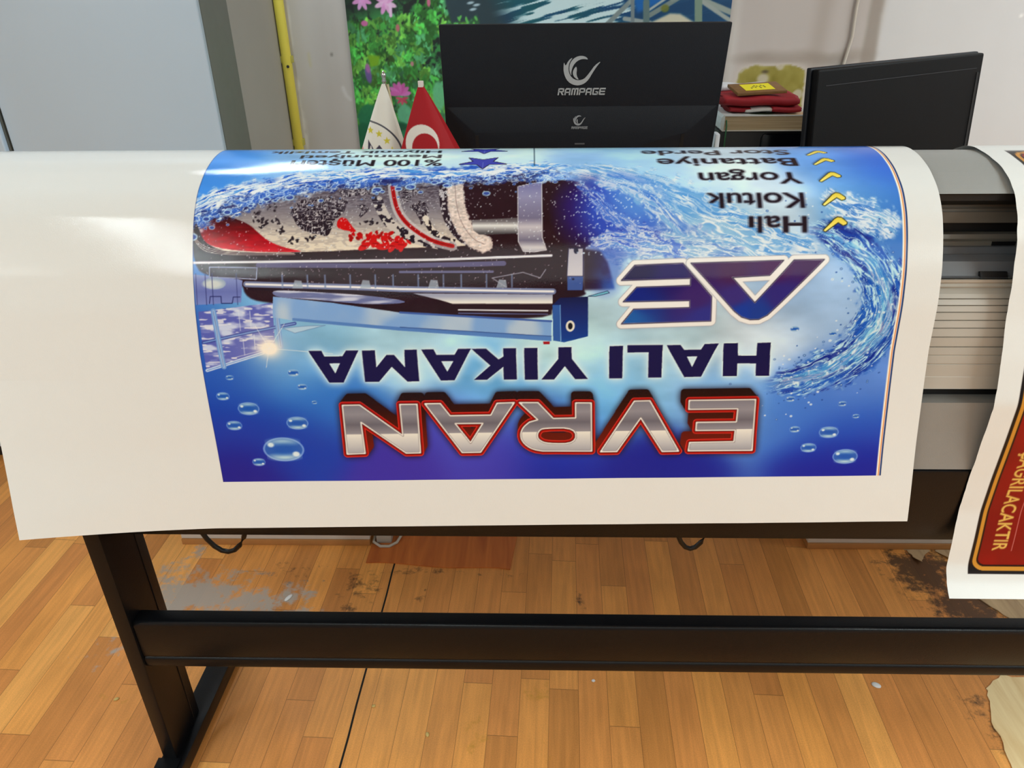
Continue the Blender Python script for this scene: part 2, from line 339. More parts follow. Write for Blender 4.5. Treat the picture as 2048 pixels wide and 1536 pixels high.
ART={
'A_big':[(301.8,338.3),(168.4,341.9),(187.7,320.3),(241.3,317.5),(206.7,280.5),(153.5,342.3),(110.2,343.0),(175.6,273.5),(186.9,261.7),(198.8,255.3),(211.2,255.0),(224.1,259.1),(235.6,268.0)],
'E_big':[(382.8,335.6),(313.2,338.3),(269.9,290.1),(268.7,253.4),(399.9,249.7),(382.9,271.8),(301.0,273.8),(301.5,284.0),(398.4,282.7),(379.5,303.9),(301.6,306.2),(301.7,316.5),(401.9,313.7)],
'H1':[(246.7,219.0),(225.7,219.3),(224.0,199.7),(196.7,199.5),(196.9,219.3),(176.8,219.9),(176.0,167.3),(196.5,167.5),(196.8,187.2),(224.6,187.5),(224.5,167.3),(245.9,167.4)],
'A1':[(331.3,216.8),(310.7,217.1),(304.7,209.4),(279.7,209.7),(274.9,218.3),(253.9,219.0),(278.5,167.0),(303.9,166.5)],
'A1h':[(300.4,198.8),(284.7,199.2),(292.3,182.2)],
'L1':[(389.7,217.2),(336.8,217.3),(338.1,166.3),(358.4,166.1),(357.5,206.1),(389.2,205.9)],
'I1':[(416.2,215.8),(395.9,216.4),(397.3,165.4),(417.2,165.4)],
'Y1':[(492.2,214.7),(472.8,215.0),(472.4,196.6),(449.1,164.8),(468.4,164.5),(483.4,185.3),(500.4,164.2),(519.5,164.4),(492.5,196.8)],
'I2':[(543.2,214.1),(523.3,214.0),(524.7,164.4),(544.6,164.2)],
'K1':[(574.7,213.9),(555.2,213.8),(556.4,164.7),(576.4,164.9),(575.9,185.0),(601.8,164.7),(621.6,164.7),(595.2,187.1),(622.1,213.1),(600.2,213.4),(582.1,196.5),(574.5,201.1)],
'A2':[(697.5,212.7),(678.7,212.8),(674.6,204.1),(647.5,204.3),(642.2,213.3),(622.7,213.5),(650.8,164.3),(671.5,164.1)],
'A2h':[(668.4,194.3),(650.1,194.5),(660.6,178.0)],
'M1':[(786.0,211.6),(766.4,211.9),(766.9,185.5),(749.8,204.6),(738.4,204.8),(723.7,185.2),(722.3,212.3),(703.6,212.6),(704.2,163.1),(722.4,163.0),(743.8,186.3),(765.3,163.0),(786.6,162.8)],
'A3':[(866.6,211.6),(846.8,211.8),(843.2,203.0),(816.0,203.2),(810.1,211.8),(791.1,212.0),(819.1,162.3),(841.0,162.3)],
'A3h':[(837.2,192.1),(821.0,192.4),(829.9,176.5)],
'bE':[(295.4,128.7),(194.6,129.2),(196.4,45.2),(295.6,45.5),(293.7,59.0),(224.8,59.5),(223.2,79.2),(284.3,79.3),(283.5,92.5),(222.2,92.6),(220.8,114.6),(295.8,114.4)],
'bV':[(379.2,128.5),(355.7,128.8),(311.1,45.1),(336.2,44.7),(369.6,101.3),(407.1,45.4),(432.2,45.2)],
'bR':[(554.4,127.5),(526.4,127.2),(504.2,101.1),(469.4,101.7),(468.7,126.3),(445.4,126.1),(446.4,46.4),(522.6,47.2),(539.5,50.5),(552.3,60.9),(556.4,73.2),(551.9,86.4),(541.1,95.4),(527.7,99.3)],
'bRh':[(469.9,85.6),(470.8,59.0),(514.4,58.9),(527.5,64.7),(530.9,73.0),(526.7,82.1),(519.0,85.7)],
'bA':[(699.0,126.9),(675.7,127.1),(662.4,107.1),(599.5,107.6),(588.9,126.8),(562.8,127.6),(619.8,46.2),(648.4,45.9)],
'bAh':[(655.9,94.5),(612.6,94.5),(634.3,61.8)],
'bN':[(825.5,125.7),(799.3,125.9),(738.2,75.1),(737.6,126.3),(711.5,126.4),(713.9,46.2),(736.0,46.0),(800.7,98.4),(800.3,46.1),(828.1,45.3)],
'chk':[(111.7,385.1),(95.3,401.8),(91.0,404.4),(85.8,403.6),(78.3,397.0),(78.8,394.1),(83.6,392.5),(90.5,397.1),(109.2,383.5)],
'chks':[(91.0,404.4),(89.3,443.6),(86.2,486.3),(85.3,526.3),(89.3,557.0)],
'star':[(603.4,503.0),(620.7,515.3),(641.8,520.3),(623.7,526.7),(629.2,539.9),(608.5,531.8),(586.4,539.2),(592.9,526.3),(573.5,521.1),(592.4,515.0)],
'dark':[(1033.3,426.4),(991.3,432.3),(956.8,447.0),(903.4,456.0),(831.2,463.0),(758.8,470.4),(677.0,472.4),(638.0,472.2),(547.0,479.6),(517.9,468.7),(474.2,473.6),(445.9,457.9),(421.9,427.4),(413.6,397.0),(433.1,371.9),(447.2,364.9),(457.8,360.5),(457.3,299.8),(450.0,292.7),(501.6,280.4),(503.2,255.1),(726.4,266.2),(726.5,266.2),(827.4,274.7),(913.7,282.2),(953.1,289.4),(959.0,315.8),(1005.7,321.2),(1028.8,335.3)],
'carpet':[(1022.7,403.1),(1011.4,418.3),(975.9,426.1),(920.2,446.8),(831.2,463.0),(740.2,467.6),(676.6,467.1),(637.9,469.5),(634.5,456.7),(632.5,424.4),(627.5,401.5),(619.4,383.4),(608.6,370.8),(610.4,366.4),(653.1,363.0),(724.5,361.5),(771.3,359.9),(879.0,355.5),(969.1,356.2),(996.1,361.6),(1016.2,374.1)],
'red':[(1022.5,399.4),(1010.9,414.4),(974.1,408.5),(946.4,397.3),(933.3,384.6),(915.0,370.2),(888.0,361.2),(861.0,356.5),(933.0,356.1),(996.1,362.5),(1016.2,374.1)],
'orn1':[(881.8,429.7),(864.7,439.9),(828.6,441.9),(808.8,421.3),(820.5,406.0),(825.5,391.4),(828.8,378.8),(850.4,382.4),(874.0,389.7),(881.8,406.3),(889.4,411.9)],
'orn2':[(794.6,425.2),(776.8,429.2),(769.1,421.1),(782.7,405.8),(786.4,407.7),(781.6,419.2)],
'orn3':[(722.8,459.7),(710.3,462.2),(700.2,450.0),(705.1,441.2),(720.5,424.9),(724.1,441.3)],
'orn4':[(715.0,422.9),(704.5,428.8),(694.1,437.0),(682.6,420.7),(683.1,409.2),(689.2,401.7),(695.3,389.0),(694.6,401.8),(703.9,416.9)],
'orn5':[(834.0,441.9),(804.8,439.6),(803.4,421.3),(818.6,402.3),(829.9,413.6),(840.1,429.5)],
'orn6':[(820.4,450.7),(787.2,462.7),(758.2,465.1),(763.6,445.9),(795.9,441.7),(810.2,439.7)],
'redfl':[(818.5,398.6),(813.4,407.8),(802.5,405.9),(796.8,394.9),(785.8,384.0),(802.0,387.7),(816.4,389.5)],
'redfl2':[(800.1,380.5),(789.4,383.1),(775.0,380.4),(760.7,384.8),(742.8,383.8),(735.6,378.4),(719.5,373.9),(724.8,371.2),(742.7,375.8),(760.6,377.6),(775.0,376.8),(789.2,371.5),(798.2,373.3)],
'redpet':[(763.3,372.3),(746.3,371.3),(749.8,363.4),(735.5,364.2),(728.4,369.5),(760.6,367.8),(776.7,364.3),(723.0,365.9)],
'blob':[(902.3,401.7),(898.3,388.9),(883.0,373.6),(857.5,375.7),(930.5,404.6),(934.7,414.1),(771.8,398.4),(913.9,423.8),(926.5,397.2),(893.8,440.1)],
'stripe':[(739.4,459.9),(734.8,435.1),(727.4,413.1),(712.5,394.5),(689.1,378.2),(673.4,370.2),(647.8,364.2)],
'chain':[(761.1,437.3),(750.7,413.2),(739.4,396.5),(717.7,381.9),(690.9,371.1),(664.1,366.6)],
'band':[(664.0,464.5),(661.3,428.6),(655.3,405.3),(646.1,388.9),(635.4,376.3),(617.5,366.9)],
'squig':[(687.5,405.4),(681.9,392.6),(672.8,381.8),(658.5,372.8),(638.9,368.3)],
'fringe':[(646.8,465.6),(643.4,428.5),(637.8,405.2),(628.3,387.0),(615.8,372.6),(601.5,366.9)],
'rod':[(620.4,402.4),(552.8,405.8),(552.7,382.2),(608.7,380.6),(617.6,386.9)],
'strap':[(553.1,458.6),(517.9,468.7),(517.2,375.8),(510.9,358.1),(528.7,355.5),(544.6,356.4),(551.8,370.6)],
'r1':[(1029.6,341.5),(673.4,344.6),(503.8,350.1)],
'r2':[(933.1,337.6),(724.6,336.0),(573.0,338.9)],
'r3':[(724.7,327.2),(589.1,327.2)],
'r4':[(952.0,310.5),(790.1,305.5),(725.3,302.6),(500.9,298.2)],
'r5':[(707.5,296.4),(501.7,293.8),(501.6,280.4),(648.6,281.1),(666.4,286.5)],
'r6':[(639.8,272.1),(508.7,270.0)],
'sweep':[(916.3,302.5),(862.3,299.6),(772.5,294.0),(700.9,283.1),(773.0,279.8),(862.8,289.1),(909.7,291.0)],
'beam':[(726.3,268.6),(503.2,254.4),(502.9,224.2),(727.6,241.6),(828.9,251.0),(886.5,257.6),(915.2,262.3),(913.2,292.5),(826.9,283.3)],
'beam2':[(727.3,246.8),(502.9,231.6),(502.9,224.2),(727.6,241.6),(886.6,257.1),(886.2,261.2)],
'blk':[(501.6,278.3),(491.0,289.0),(450.0,290.6),(448.6,231.3),(483.8,222.2),(500.2,225.1)],
'blkside':[(501.6,278.3),(490.5,278.3),(488.7,224.1),(500.2,225.1)],
'ring':[(475.2,246.9),(470.1,246.8)],
'redbit':[(515.2,223.7),(505.0,223.6),(505.4,219.5),(514.5,219.5)],
'plate':[(479.0,359.7),(457.8,360.5),(457.5,320.1),(481.0,320.2)],
'bluereg':[(457.8,359.6),(433.0,356.0),(422.3,340.1),(414.9,315.5),(411.1,301.4),(457.3,299.8)],
'flap':[(450.0,290.9),(421.7,298.8),(418.8,295.7),(439.3,290.8)],
'panelL':[(1029.1,324.8),(962.5,317.6),(957.2,315.8),(960.7,284.2),(1028.0,280.9)],
'knobL':[(999.0,311.6),(986.3,311.5)],
'panelL2':[(1005.3,335.2),(934.9,334.1),(936.4,317.5),(1005.7,321.2)],
'win':[(1025.6,270.9),(913.7,283.7),(916.0,212.9),(934.7,208.3),(1023.8,180.0)],
'wpost':[(1003.0,271.7),(997.0,188.2)],
'wpost2':[(909.7,274.8),(907.2,218.4)],
'wh1':[(1022.9,225.0),(957.4,238.9),(883.3,253.1)],
'wh2':[(1023.4,182.4),(934.7,208.9)],
'wv':[(965.4,269.7),(965.3,242.6),(948.9,271.4),(949.1,246.1),(962.9,229.8),(962.6,205.7),(945.7,237.0),(946.0,214.9)],
'wroof':[(902.1,245.9),(865.4,249.3),(838.1,250.1),(884.5,238.5)],
'sun':[(924.9,215.7),(901.1,215.5)],
'bub':[(991.0,171.2),(985.1,171.1),(1006.1,141.9),(996.4,141.8),(970.2,121.6),(954.3,121.4),(996.8,94.3),(985.1,94.2),(893.4,178.0),(885.1,177.9),(883.0,155.9),(875.9,155.8),(867.8,131.0),(863.7,131.0),(898.8,97.4),(882.6,97.2),(926.5,53.9),(895.7,53.6),(968.4,33.0),(958.5,32.9),(144.2,240.5),(137.7,240.5),(78.7,74.0),(64.0,73.8),(108.5,48.4),(96.6,48.3),(50.3,33.0),(31.3,32.8),(39.3,100.5),(33.9,100.4),(131.6,79.5),(123.7,79.4),(147.4,167.5),(139.6,167.5),(61.8,121.2),(55.5,121.2),(141.6,129.6),(134.9,129.6),(87.2,232.9),(81.8,232.9)],
'swirl':[(145.4,389.4),(109.7,384.1),(70.5,363.6),(35.9,331.1),(15.8,291.0),(16.5,246.0),(42.0,207.3),(85.4,177.6),(136.6,158.8),(188.9,148.8)],
'fanT':[(1031.9,415.9),(951.3,449.4),(865.0,472.5),(761.0,485.2),(655.5,487.9),(580.2,489.7),(505.0,497.9),(445.2,488.5)],
'fanR':[(489.9,497.8),(430.7,480.3),(366.4,446.0),(288.7,401.1),(202.8,371.4),(102.1,342.1)],
'fanL':[(447.8,379.6),(390.0,372.1),(332.3,373.3),(267.4,357.2),(216.9,348.3)],
'fanU':[(112.4,444.6),(72.7,415.5),(30.8,400.0),(0.7,381.5)],
}
# ------------------------------------------------------------------ the blue print: p to the reader's right, q up the sheet (upside down for us)
def chaikin(P, n=2, closed=True):
    P = np.asarray(P, float)
    for _ in range(n):
        Q = np.roll(P, -1, 0) if closed else P[1:]; B = P if closed else P[:-1]
        R = np.stack([B * .75 + Q * .25, B * .25 + Q * .75], 1).reshape(-1, 2)
        P = R if closed else np.concatenate([P[:1], R, P[-1:]])
    return P

def fatten(m, i, j):
    for ax, n in ((1, i), (0, j)):
        for _ in range(n):
            m = np.maximum(m, np.maximum(np.roll(m, 1, ax), np.roll(m, -1, ax)) * .72)
    return m

def split(pts, n):
    return [pts[k:k + n] for k in range(0, len(pts), n)]

def ring_drop(c, p, q, rx):
    ry = rx * .62
    c.ell(p, q, rx * 1.04, ry * 1.04, rgb(150, 185, 235), .75)
    c.ell(p, q, rx * .94, ry * .94, rgb(30, 80, 165), .75)
    c.ell(p, q + ry * .66, rx * .6, ry * .26, rgb(205, 235, 240), .75, rx * .25)
    c.ell(p, q - ry * .66, rx * .6, ry * .26, rgb(215, 240, 240), .9, rx * .25)
    c.ell(p, q, rx * .55, ry * .5, rgb(35, 90, 175), .8, rx * .3)
    c.ell(p + rx * .62, q + ry * .4, rx * .16, ry * .2, rgb(235, 250, 250), .9, rx * .08)
    c.ell(p - rx * .6, q - ry * .42, rx * .18, ry * .22, rgb(240, 250, 250), .9, rx * .08)

def flow(c, pts, hw, seed, lo, mid, hi, al=1.0, L1=26., L2=4., thr=.80, soft=.35, fade=(.08, .1), edge=1.2):
    P = np.array(pts); l = np.r_[0, np.cumsum(np.hypot(*np.diff(P, axis=0).T))]
    t = np.linspace(0, l[-1], 50); P = np.stack([np.interp(t, l, P[:, k]) for k in (0, 1)], 1)
    b, D, T, L = c.dist(P, max(hw) * 1.3)
    u = T / L; w = np.interp(u, np.linspace(0, 1, len(hw)), hw)
    X, Y = c.grid(b)
    wob = (fbm(T / 40, D / 18, seed + 5) - .5) * 14
    n = fbm(T / L1, (D + wob) / L2, seed, 3)
    n2 = fbm(T / L1 * 1.7 + 9, (D + wob * 1.3) / L2 * 1.5, seed + 40, 2)
    r = 1 - np.abs(2 * n - 1); r2 = 1 - np.abs(2 * n2 - 1)
    big = fbm(T / 60, D / 16, seed + 77, 2)
    col = lo + (mid - lo) * sstep(.35, .62, big * .55 + n * .45)[..., None]
    ln = np.maximum(sstep(thr, thr + .13, r), .85 * sstep(thr + .04, thr + .17, r2))
    col = col + (hi - col) * (ln * sstep(.18, .5, big + .1))[..., None]
    e = np.abs(D) / np.maximum(w, 1e-3) + edge * (fbm(X / 9, Y / 9, seed + 3) - .5)
    m = 1 - sstep(1 - soft, 1 + .15, e)
    m = m * sstep(-1e-6, max(fade[0], 1e-5), u) * (1 - sstep(1 - fade[1], 1, u))
    c.put(b, m, col, al)

def specks(c, n, box, seed, col, r=(.5, 1.3), inside=None):
    rs = np.random.RandomState(seed)
    for _ in range(n):
        p = rs.uniform(box[0], box[1]); q = rs.uniform(box[2], box[3])
        if inside is not None and not inside(p, q): continue
        c.ell(p, q, rs.uniform(*r) * 1.4, rs.uniform(*r), col, rs.uniform(.5, 1), .4, rs.uniform(0, 3))

def in_poly(P):
    P = np.asarray(P, float)
    def f(x, y):
        a, b = P, np.roll(P, -1, 0)
        k = (a[:, 1] > y) != (b[:, 1] > y)
        xc = a[:, 0] + (y - a[:, 1]) * (b[:, 0] - a[:, 0]) / np.where(b[:, 1] == a[:, 1], 1e-9, b[:, 1] - a[:, 1])
        return (k & (x < xc)).sum() % 2 == 1
    return f

def squiggle(c, b, m, seed, ink, bg, sc=5., thr=.72):
    X, Y = c.grid(b)
    r = 1 - np.abs(2 * fbm(X / sc, Y / sc, seed, 2) - 1)
    k = sstep(thr, thr + .12, r)[..., None]
    c.put(b, m, ink + (bg - ink) * k)

def paint_banner(text):
    A = dict(ART)
    for k in ('dark', 'carpet', 'red', 'orn1', 'orn2', 'orn3', 'orn4', 'orn5', 'orn6', 'redfl', 'redfl2', 'bRh', 'sweep'):
        A[k] = chaikin(A[k])
    for k in ('stripe', 'chain', 'band', 'squig', 'fringe', 'swirl', 'fanR', 'fanT', 'fanL', 'fanU'):
        A[k] = chaikin(A[k], 2, False)
    A['bR'] = A['bR'][:7] + [tuple(v) for v in chaikin(A['bR'][7:13], 2, False)] + A['bR'][13:]
    c = Canvas(-9, -1, 1031, 662, .7)
    X, Y = c.grid()
    c.a = scatter_soft(X, Y, BG, 85.)
    cl = fbm(X / 90, Y / 45, 3, 4)[..., None]
    lightness = sstep(.45, .75, c.a.mean(-1))[..., None]
    c.a = np.clip(c.a * (1 + (cl - .42) * .24 * lightness) + (cl - .42) * .14 * lightness + .045 * lightness, 0, 1)
    # light rays of foam in the pale sky right of the rollers
    W, CY, BL, NV = rgb(240, 246, 250), rgb(165, 215, 240), rgb(70, 130, 205), rgb(20, 40, 130)
    flow(c, A['fanR'], [16, 40, 52, 48, 34, 20], 11, rgb(85, 150, 215), rgb(150, 195, 228), W, .85, 34, 5, .80)
    flow(c, A['fanL'], [30, 40, 34, 22, 10], 23, rgb(95, 135, 205), rgb(150, 190, 225), W, .8, 24, 4, .82)
    flow(c, A['fanU'], [12, 26, 26, 24], 31, rgb(75, 130, 200), rgb(150, 195, 225), W, .9, 24, 3.6, .78)
    flow(c, A['swirl'], [8, 20, 30, 36, 40, 40, 36, 30, 24, 9], 45, NV, rgb(36, 92, 184), rgb(200, 235, 245), .97, 34, 4.2, .84, .3, (.1, .12), .9)
    flow(c, A['swirl'], [1, 5, 9, 13, 15, 17, 17, 15, 11, 3], 52, rgb(60, 140, 205), rgb(120, 195, 230), W, .55, 40, 3, .8, .6)
    rs = np.random.RandomState(4)
    sw = np.array(A['swirl'])
    for _ in range(260):                                            # loose drops thrown off the swirl
        t = rs.uniform(0, len(sw) - 1.001); i = int(t); p = sw[i] + (sw[i + 1] - sw[i]) * (t - i)
        d = rs.normal(0, 1, 2); d = d / np.hypot(*d) * rs.uniform(22, 62)
        r = rs.uniform(.5, 1.9)
        if p[0] + d[0] < 3: continue
        c.ell(p[0] + d[0], p[1] + d[1], r * 1.2, r, rgb(35, 75, 150) if rs.rand() < .6 else W, .8, .3)
        if r > 1.3: c.ell(p[0] + d[0], p[1] + d[1], r * .6, r * .5, rgb(190, 220, 240), .9, .3)
    # hall window and machinery at the reader's lower right
    b, m = c.poly(A['win'], lambda X, Y: (rgb(92, 100, 178) + (rgb(205, 215, 240) - rgb(92, 100, 178)) * sstep(.45, .75, fbm(X / 26, Y / 9, 8, 3))[..., None]))
    Xg, Yg = c.grid(b)
    c.put(b, m * sstep(.62, .7, fbm(Xg / 14, Yg / 3.2, 19, 2)), rgb(235, 238, 245), .85)
    c.stroke(A['wh1'], 5, rgb(62, 74, 150)); c.stroke(A['wh1'], 1.6, rgb(130, 165, 220))
    c.stroke(A['wh2'], 4.5, rgb(205, 222, 245)); c.stroke(A['wh2'], 1, rgb(90, 130, 200))
    for s_ in split(A['wv'], 2): c.stroke(s_, .9, rgb(225, 232, 245), .9)
    for k in ('wpost', 'wpost2'):
        c.stroke(A[k], 8, rgb(120, 160, 215)); c.stroke(A[k], 3, rgb(185, 212, 240)); c.stroke(A[k], .8, rgb(60, 80, 150))
    c.poly(A['wroof'], rgb(190, 215, 235), .8); c.stroke(A['wroof'], .8, rgb(90, 120, 170), .8, True)
    # the dark machine
    def darkcol(X, Y):
        t = sstep(485, 380, X)[..., None]
        n = fbm(X / 30, Y / 24, 61, 3)[..., None]
        base = rgb(36, 16, 27) + (n - .5) * .05
        blue = rgb(40, 34, 120) + (rgb(60, 100, 195) - rgb(40, 34, 120)) * sstep(.4, .7, n)
        return base + (blue - base) * np.clip(t * 1.25 - .35 * (1 - n), 0, 1)
    c.poly(A['dark'], darkcol, 1, 1.2)
    c.ell(448, 418, 46, 56, rgb(44, 28, 112), .75, 30); c.ell(402, 418, 58, 60, rgb(58, 92, 196), .85, 34); c.ell(372, 440, 46, 40, rgb(110, 165, 225), .6, 30); c.ell(425, 330, 26, 34, rgb(52, 84, 180), .6, 18)
    flow(c, [(440, 478), (400, 462), (365, 440), (330, 405), (300, 385)], [14, 18, 20, 20, 12], 131, rgb(80, 130, 210), rgb(140, 190, 230), W, .75, 26, 4, .8)
    flow(c, [(452, 366), (420, 374), (380, 368), (335, 362), (300, 350)], [8, 14, 18, 16, 8], 137, rgb(70, 105, 205), rgb(120, 170, 228), W, .75, 22, 4, .8)
    flow(c, [(470, 470), (440, 440), (420, 410), (380, 385), (340, 375)], [6, 10, 12, 14, 10], 88, rgb(45, 60, 165), rgb(90, 135, 215), W, .7, 18, 3, .82)
    c.poly(A['panelL'], vgrad([(275, (135, 150, 205)), (300, (110, 120, 180)), (330, (165, 180, 220))]))
    c.poly(A['panelL2'], rgb(45, 32, 48)); c.stroke(A['panelL2'], 1.4, rgb(165, 175, 205), 1, True)
    k0, k1 = A['knobL']; c.ell(k0[0], k0[1], 17, 8.5, rgb(160, 178, 200)); c.ell(k0[0] + 2, k0[1] - 1, 14, 6, rgb(225, 230, 225), .8, 4)
    for d in (0, 14, 24, 60): c.stroke([(1026 - d, 281), (1026 - d, 326)], 1, rgb(60, 66, 120))
    c.stroke([(1008, 283), (1006, 293), (990, 293), (990, 283), (974, 283), (972, 292), (962, 292)], 1.2, rgb(35, 38, 90))
    for k, w_, cc in (('r2', 7, (96, 92, 128)), ('r3', 3.4, (105, 105, 140)), ('r1', 3.6, (215, 218, 230)), ('r4', 8.5, (120, 130, 165))):
        c.stroke(A[k], w_, rgb(*cc))
    c.stroke(A['r1'], 1.2, rgb(250, 250, 250)); c.stroke(A['r4'], 3, rgb(240, 240, 242)); c.stroke([(p, q - 7) for p, q in A['r4']], 2.6, rgb(30, 16, 30))
    for k in range(11):
        p = 560 + k * 33 + (k * 37 % 11)
        c.poly([(p, 304), (p + 2.4, 304), (p + 2.4, 324), (p, 324)], rgb(120, 140, 175), .75)
        if k % 3 == 0: c.poly([(p + 8, 304), (p + 24, 304), (p + 20, 316), (p + 10, 315)], rgb(165, 180, 195), .8)
    c.stroke([(570, 305), (590, 318), (545, 326), (520, 318), (512, 330)], 1.4, rgb(170, 175, 190), .8)
    c.poly(A['sweep'], lambda X, Y: rgb(110, 118, 160) + (rgb(205, 210, 228) - rgb(110, 118, 160)) * sstep(.4, .7, fbm(X / 40, Y / 4, 5))[..., None])
    c.poly(A['r5'], vgrad([(268, (200, 205, 215)), (276, (245, 243, 232)), (284, (235, 235, 232)), (292, (165, 170, 190))]))
    c.stroke(A['r6'], 2, rgb(225, 228, 235)); c.stroke([(p, q - 5) for p, q in A['r6']], 1.2, rgb(110, 120, 170))
    bd = lambda X, Y: (rgb(135, 172, 220) + (rgb(225, 230, 225) - rgb(135, 172, 220)) * (.55 * sstep(.45, .75, fbm(X / 45, Y / 60, 9, 2)))[..., None])
    c.poly(A['beam'], bd); c.poly(A['beam2'], rgb(92, 132, 192)); c.stroke(A['beam'][:2], 3, rgb(70, 98, 165)); c.stroke(A['beam2'][:2], 1, rgb(45, 70, 130))
    c.poly(A['bluereg'], darkcol, .9, 1.5)
    c.poly(A['plate'], vgrad([(300, (150, 165, 200)), (315, (215, 215, 222)), (360, (190, 188, 200))])); c.stroke(A['plate'], 1, rgb(35, 30, 70), 1, True)
    c.ell(468, 357, 3.4, 4.6, rgb(25, 20, 50))
    c.poly([(457.5, 319.6), (480.5, 319.6), (480, 300), (458, 300)], rgb(70, 96, 160), .95); c.ell(472, 316, 2, 1.6, rgb(20, 24, 60))
    c.poly(A['flap'], rgb(120, 190, 210), .9); c.stroke(A['flap'], .8, rgb(25, 30, 70), 1, True)
    c.poly(A['blk'], vgrad([(225, (15, 62, 140)), (270, (18, 36, 100)), (300, (12, 14, 50))])); c.poly(A['blkside'], rgb(52, 92, 160)); c.stroke(A['blkside'][1:3], 1, rgb(140, 185, 225))
    r0 = A['ring'][0]; c.ell(r0[0], r0[1], 6.6, 8.4, rgb(235, 232, 220)); c.ell(r0[0], r0[1], 3.4, 5, rgb(15, 15, 25))
    c.poly(A['redbit'], rgb(150, 20, 30))
    # the rolled carpet
    b, m = c.poly(A['carpet'], vgrad([(352, (238, 228, 208)), (380, (222, 212, 198)), (400, (170, 164, 164)), (425, (112, 106, 116)), (448, (74, 66, 78)), (470, (50, 42, 56))]))
    Xg, Yg = c.grid(b)
    c.put(b, m * sstep(.7, .85, 1 - np.abs(2 * fbm(Xg / 14, Yg / 3, 71, 2) - 1)) * .3, rgb(120, 112, 118))
    b, m = c.poly(A['red'], lambda X, Y: vgrad([(352, (205, 25, 48)), (375, (160, 14, 34)), (392, (100, 12, 24)), (408, (40, 14, 22))])(X, Y) * (.82 + .36 * fbm(X / 12, Y / 3, 6, 2))[..., None])
    c.stroke(A['chain'], 15, lambda X, Y: np.where(fbm(X / 7, Y / 6, 30, 2)[..., None] > .5, rgb(32, 26, 40), rgb(205, 198, 192)))
    for k, sc in (('orn1', 5), ('orn2', 4), ('orn3', 5), ('orn4', 4), ('orn5', 6), ('orn6', 6)):
        b, m = c.cov(segs_of(A[k])); Xg, Yg = c.grid(b)
        m = c.blur(m, 2); m = sstep(.42, .58, m + .55 * (fbm(Xg / 6, Yg / 5, 90, 2) - .5))
        squiggle(c, b, m, 12 + sc, rgb(34, 26, 38), rgb(196, 190, 194), sc * .8, .84)
    for p, q in A['blob']:
        for _ in range(9):
            r_ = np.random.RandomState(int(p * 7 + _)); c.ell(p + r_.normal(0, 4.2), q + r_.normal(0, 2.4), r_.uniform(1.4, 3.6), r_.uniform(.9, 2.0), rgb(34, 28, 38), .95, .4, r_.uniform(0, 3))
    fl2 = np.array(ART['redfl2']); fl2 = fl2[:8]
    for k in range(34):
        t = k / 33 * (len(fl2) - 1.001); i = int(t); p = fl2[i] + (fl2[i + 1] - fl2[i]) * (t - i); r_ = np.random.RandomState(k + 50)
        c.ell(p[0] + r_.normal(0, 2.5), p[1] - 3 + r_.normal(0, 3.4), r_.uniform(3, 6.5), r_.uniform(1.8, 3.4), rgb(188, 22, 28) * r_.uniform(.75, 1.05), 1, .5, r_.normal(0, .7))
    for k in ('redfl',):
        b, m = c.cov(segs_of(A[k])); Xg, Yg = c.grid(b)
        c.put(b, sstep(.4, .6, c.blur(m, 1.5) + .4 * (fbm(Xg / 7, Yg / 6, 9) - .5)), rgb(188, 22, 28))
    for k, (p, q) in enumerate(A['redpet']): c.ell(p, q, 10, 4.6, rgb(190, 24, 30), 1, .6, .5 * ((k * 5) % 7 - 3)); c.stroke([(p - 4, q), (p + 4, q + 1)], .8, rgb(90, 10, 16))
    # woven sheen and the ruched hem at the carpet's near end
    b, m = c.cov(segs_of(A['carpet'])); Xg, Yg = c.grid(b)
    k = sstep(.74, .86, 1 - np.abs(2 * fbm(Xg / 9 + Yg / 30, Yg / 2.1, 171, 2) - 1)) * sstep(395, 430, Yg)
    c.put(b, m * k, rgb(150, 146, 156), .55)
    for d in range(6): c.stroke(chaikin([(1031, 392 - 3 * d), (1024 - d, 372 - 2.2 * d), (1005, 361 - 1.4 * d), (960, 356.5 - d), (880, 355 - .6 * d)], 3, False), .9, rgb(228, 216, 204) if d % 2 == 0 else rgb(52, 34, 44), .9)
    c.stroke(A['squig'], 9, lambda X, Y: np.where(fbm(X / 5, Y / 5, 33, 2)[..., None] > .52, rgb(32, 26, 36), rgb(225, 216, 204)))
    c.stroke(A['stripe'], 14, rgb(205, 200, 202), .75); c.stroke(A['stripe'], 6, rgb(165, 22, 28)); c.stroke(A['stripe'], .8, rgb(60, 10, 20), .6)
    c.stroke(A['band'], 13, lambda X, Y: np.where(fbm(X / 3, Y / 4, 35, 2)[..., None] > .62, rgb(190, 185, 190), rgb(40, 30, 42)))
    b, D, T, L = c.dist(A['fringe'], 16); Xg, Yg = c.grid(b)
    f = fbm(Xg / 4, Yg / 2.2, 52, 2)
    c.put(b, sstep(14, 11, np.abs(D) + 5 * (f - .5)), rgb(226, 212, 205) * (.78 + .4 * f)[..., None])
    c.stroke(A['fringe'], 1, rgb(130, 110, 110), .8)
    c.poly(A['rod'], vgrad([(378, (235, 235, 235)), (382, (70, 68, 72)), (388, (150, 148, 150)), (394, (238, 238, 236)), (400, (120, 116, 120)), (410, (62, 52, 58))]))
    c.poly(A['strap'], vgrad([(350, (150, 150, 165)), (362, (215, 212, 215)), (372, (120, 116, 136)), (392, (205, 200, 206)), (405, (120, 115, 140)), (440, (150, 148, 178)), (475, (112, 112, 160))]), 1, .6)
    c.stroke(A['strap'], 1.1, rgb(235, 235, 240), .9, True)
    dk = in_poly(A['dark'])
    specks(c, 900, (420, 1030, 350, 480), 8, rgb(235, 240, 245), (.35, .9), dk)
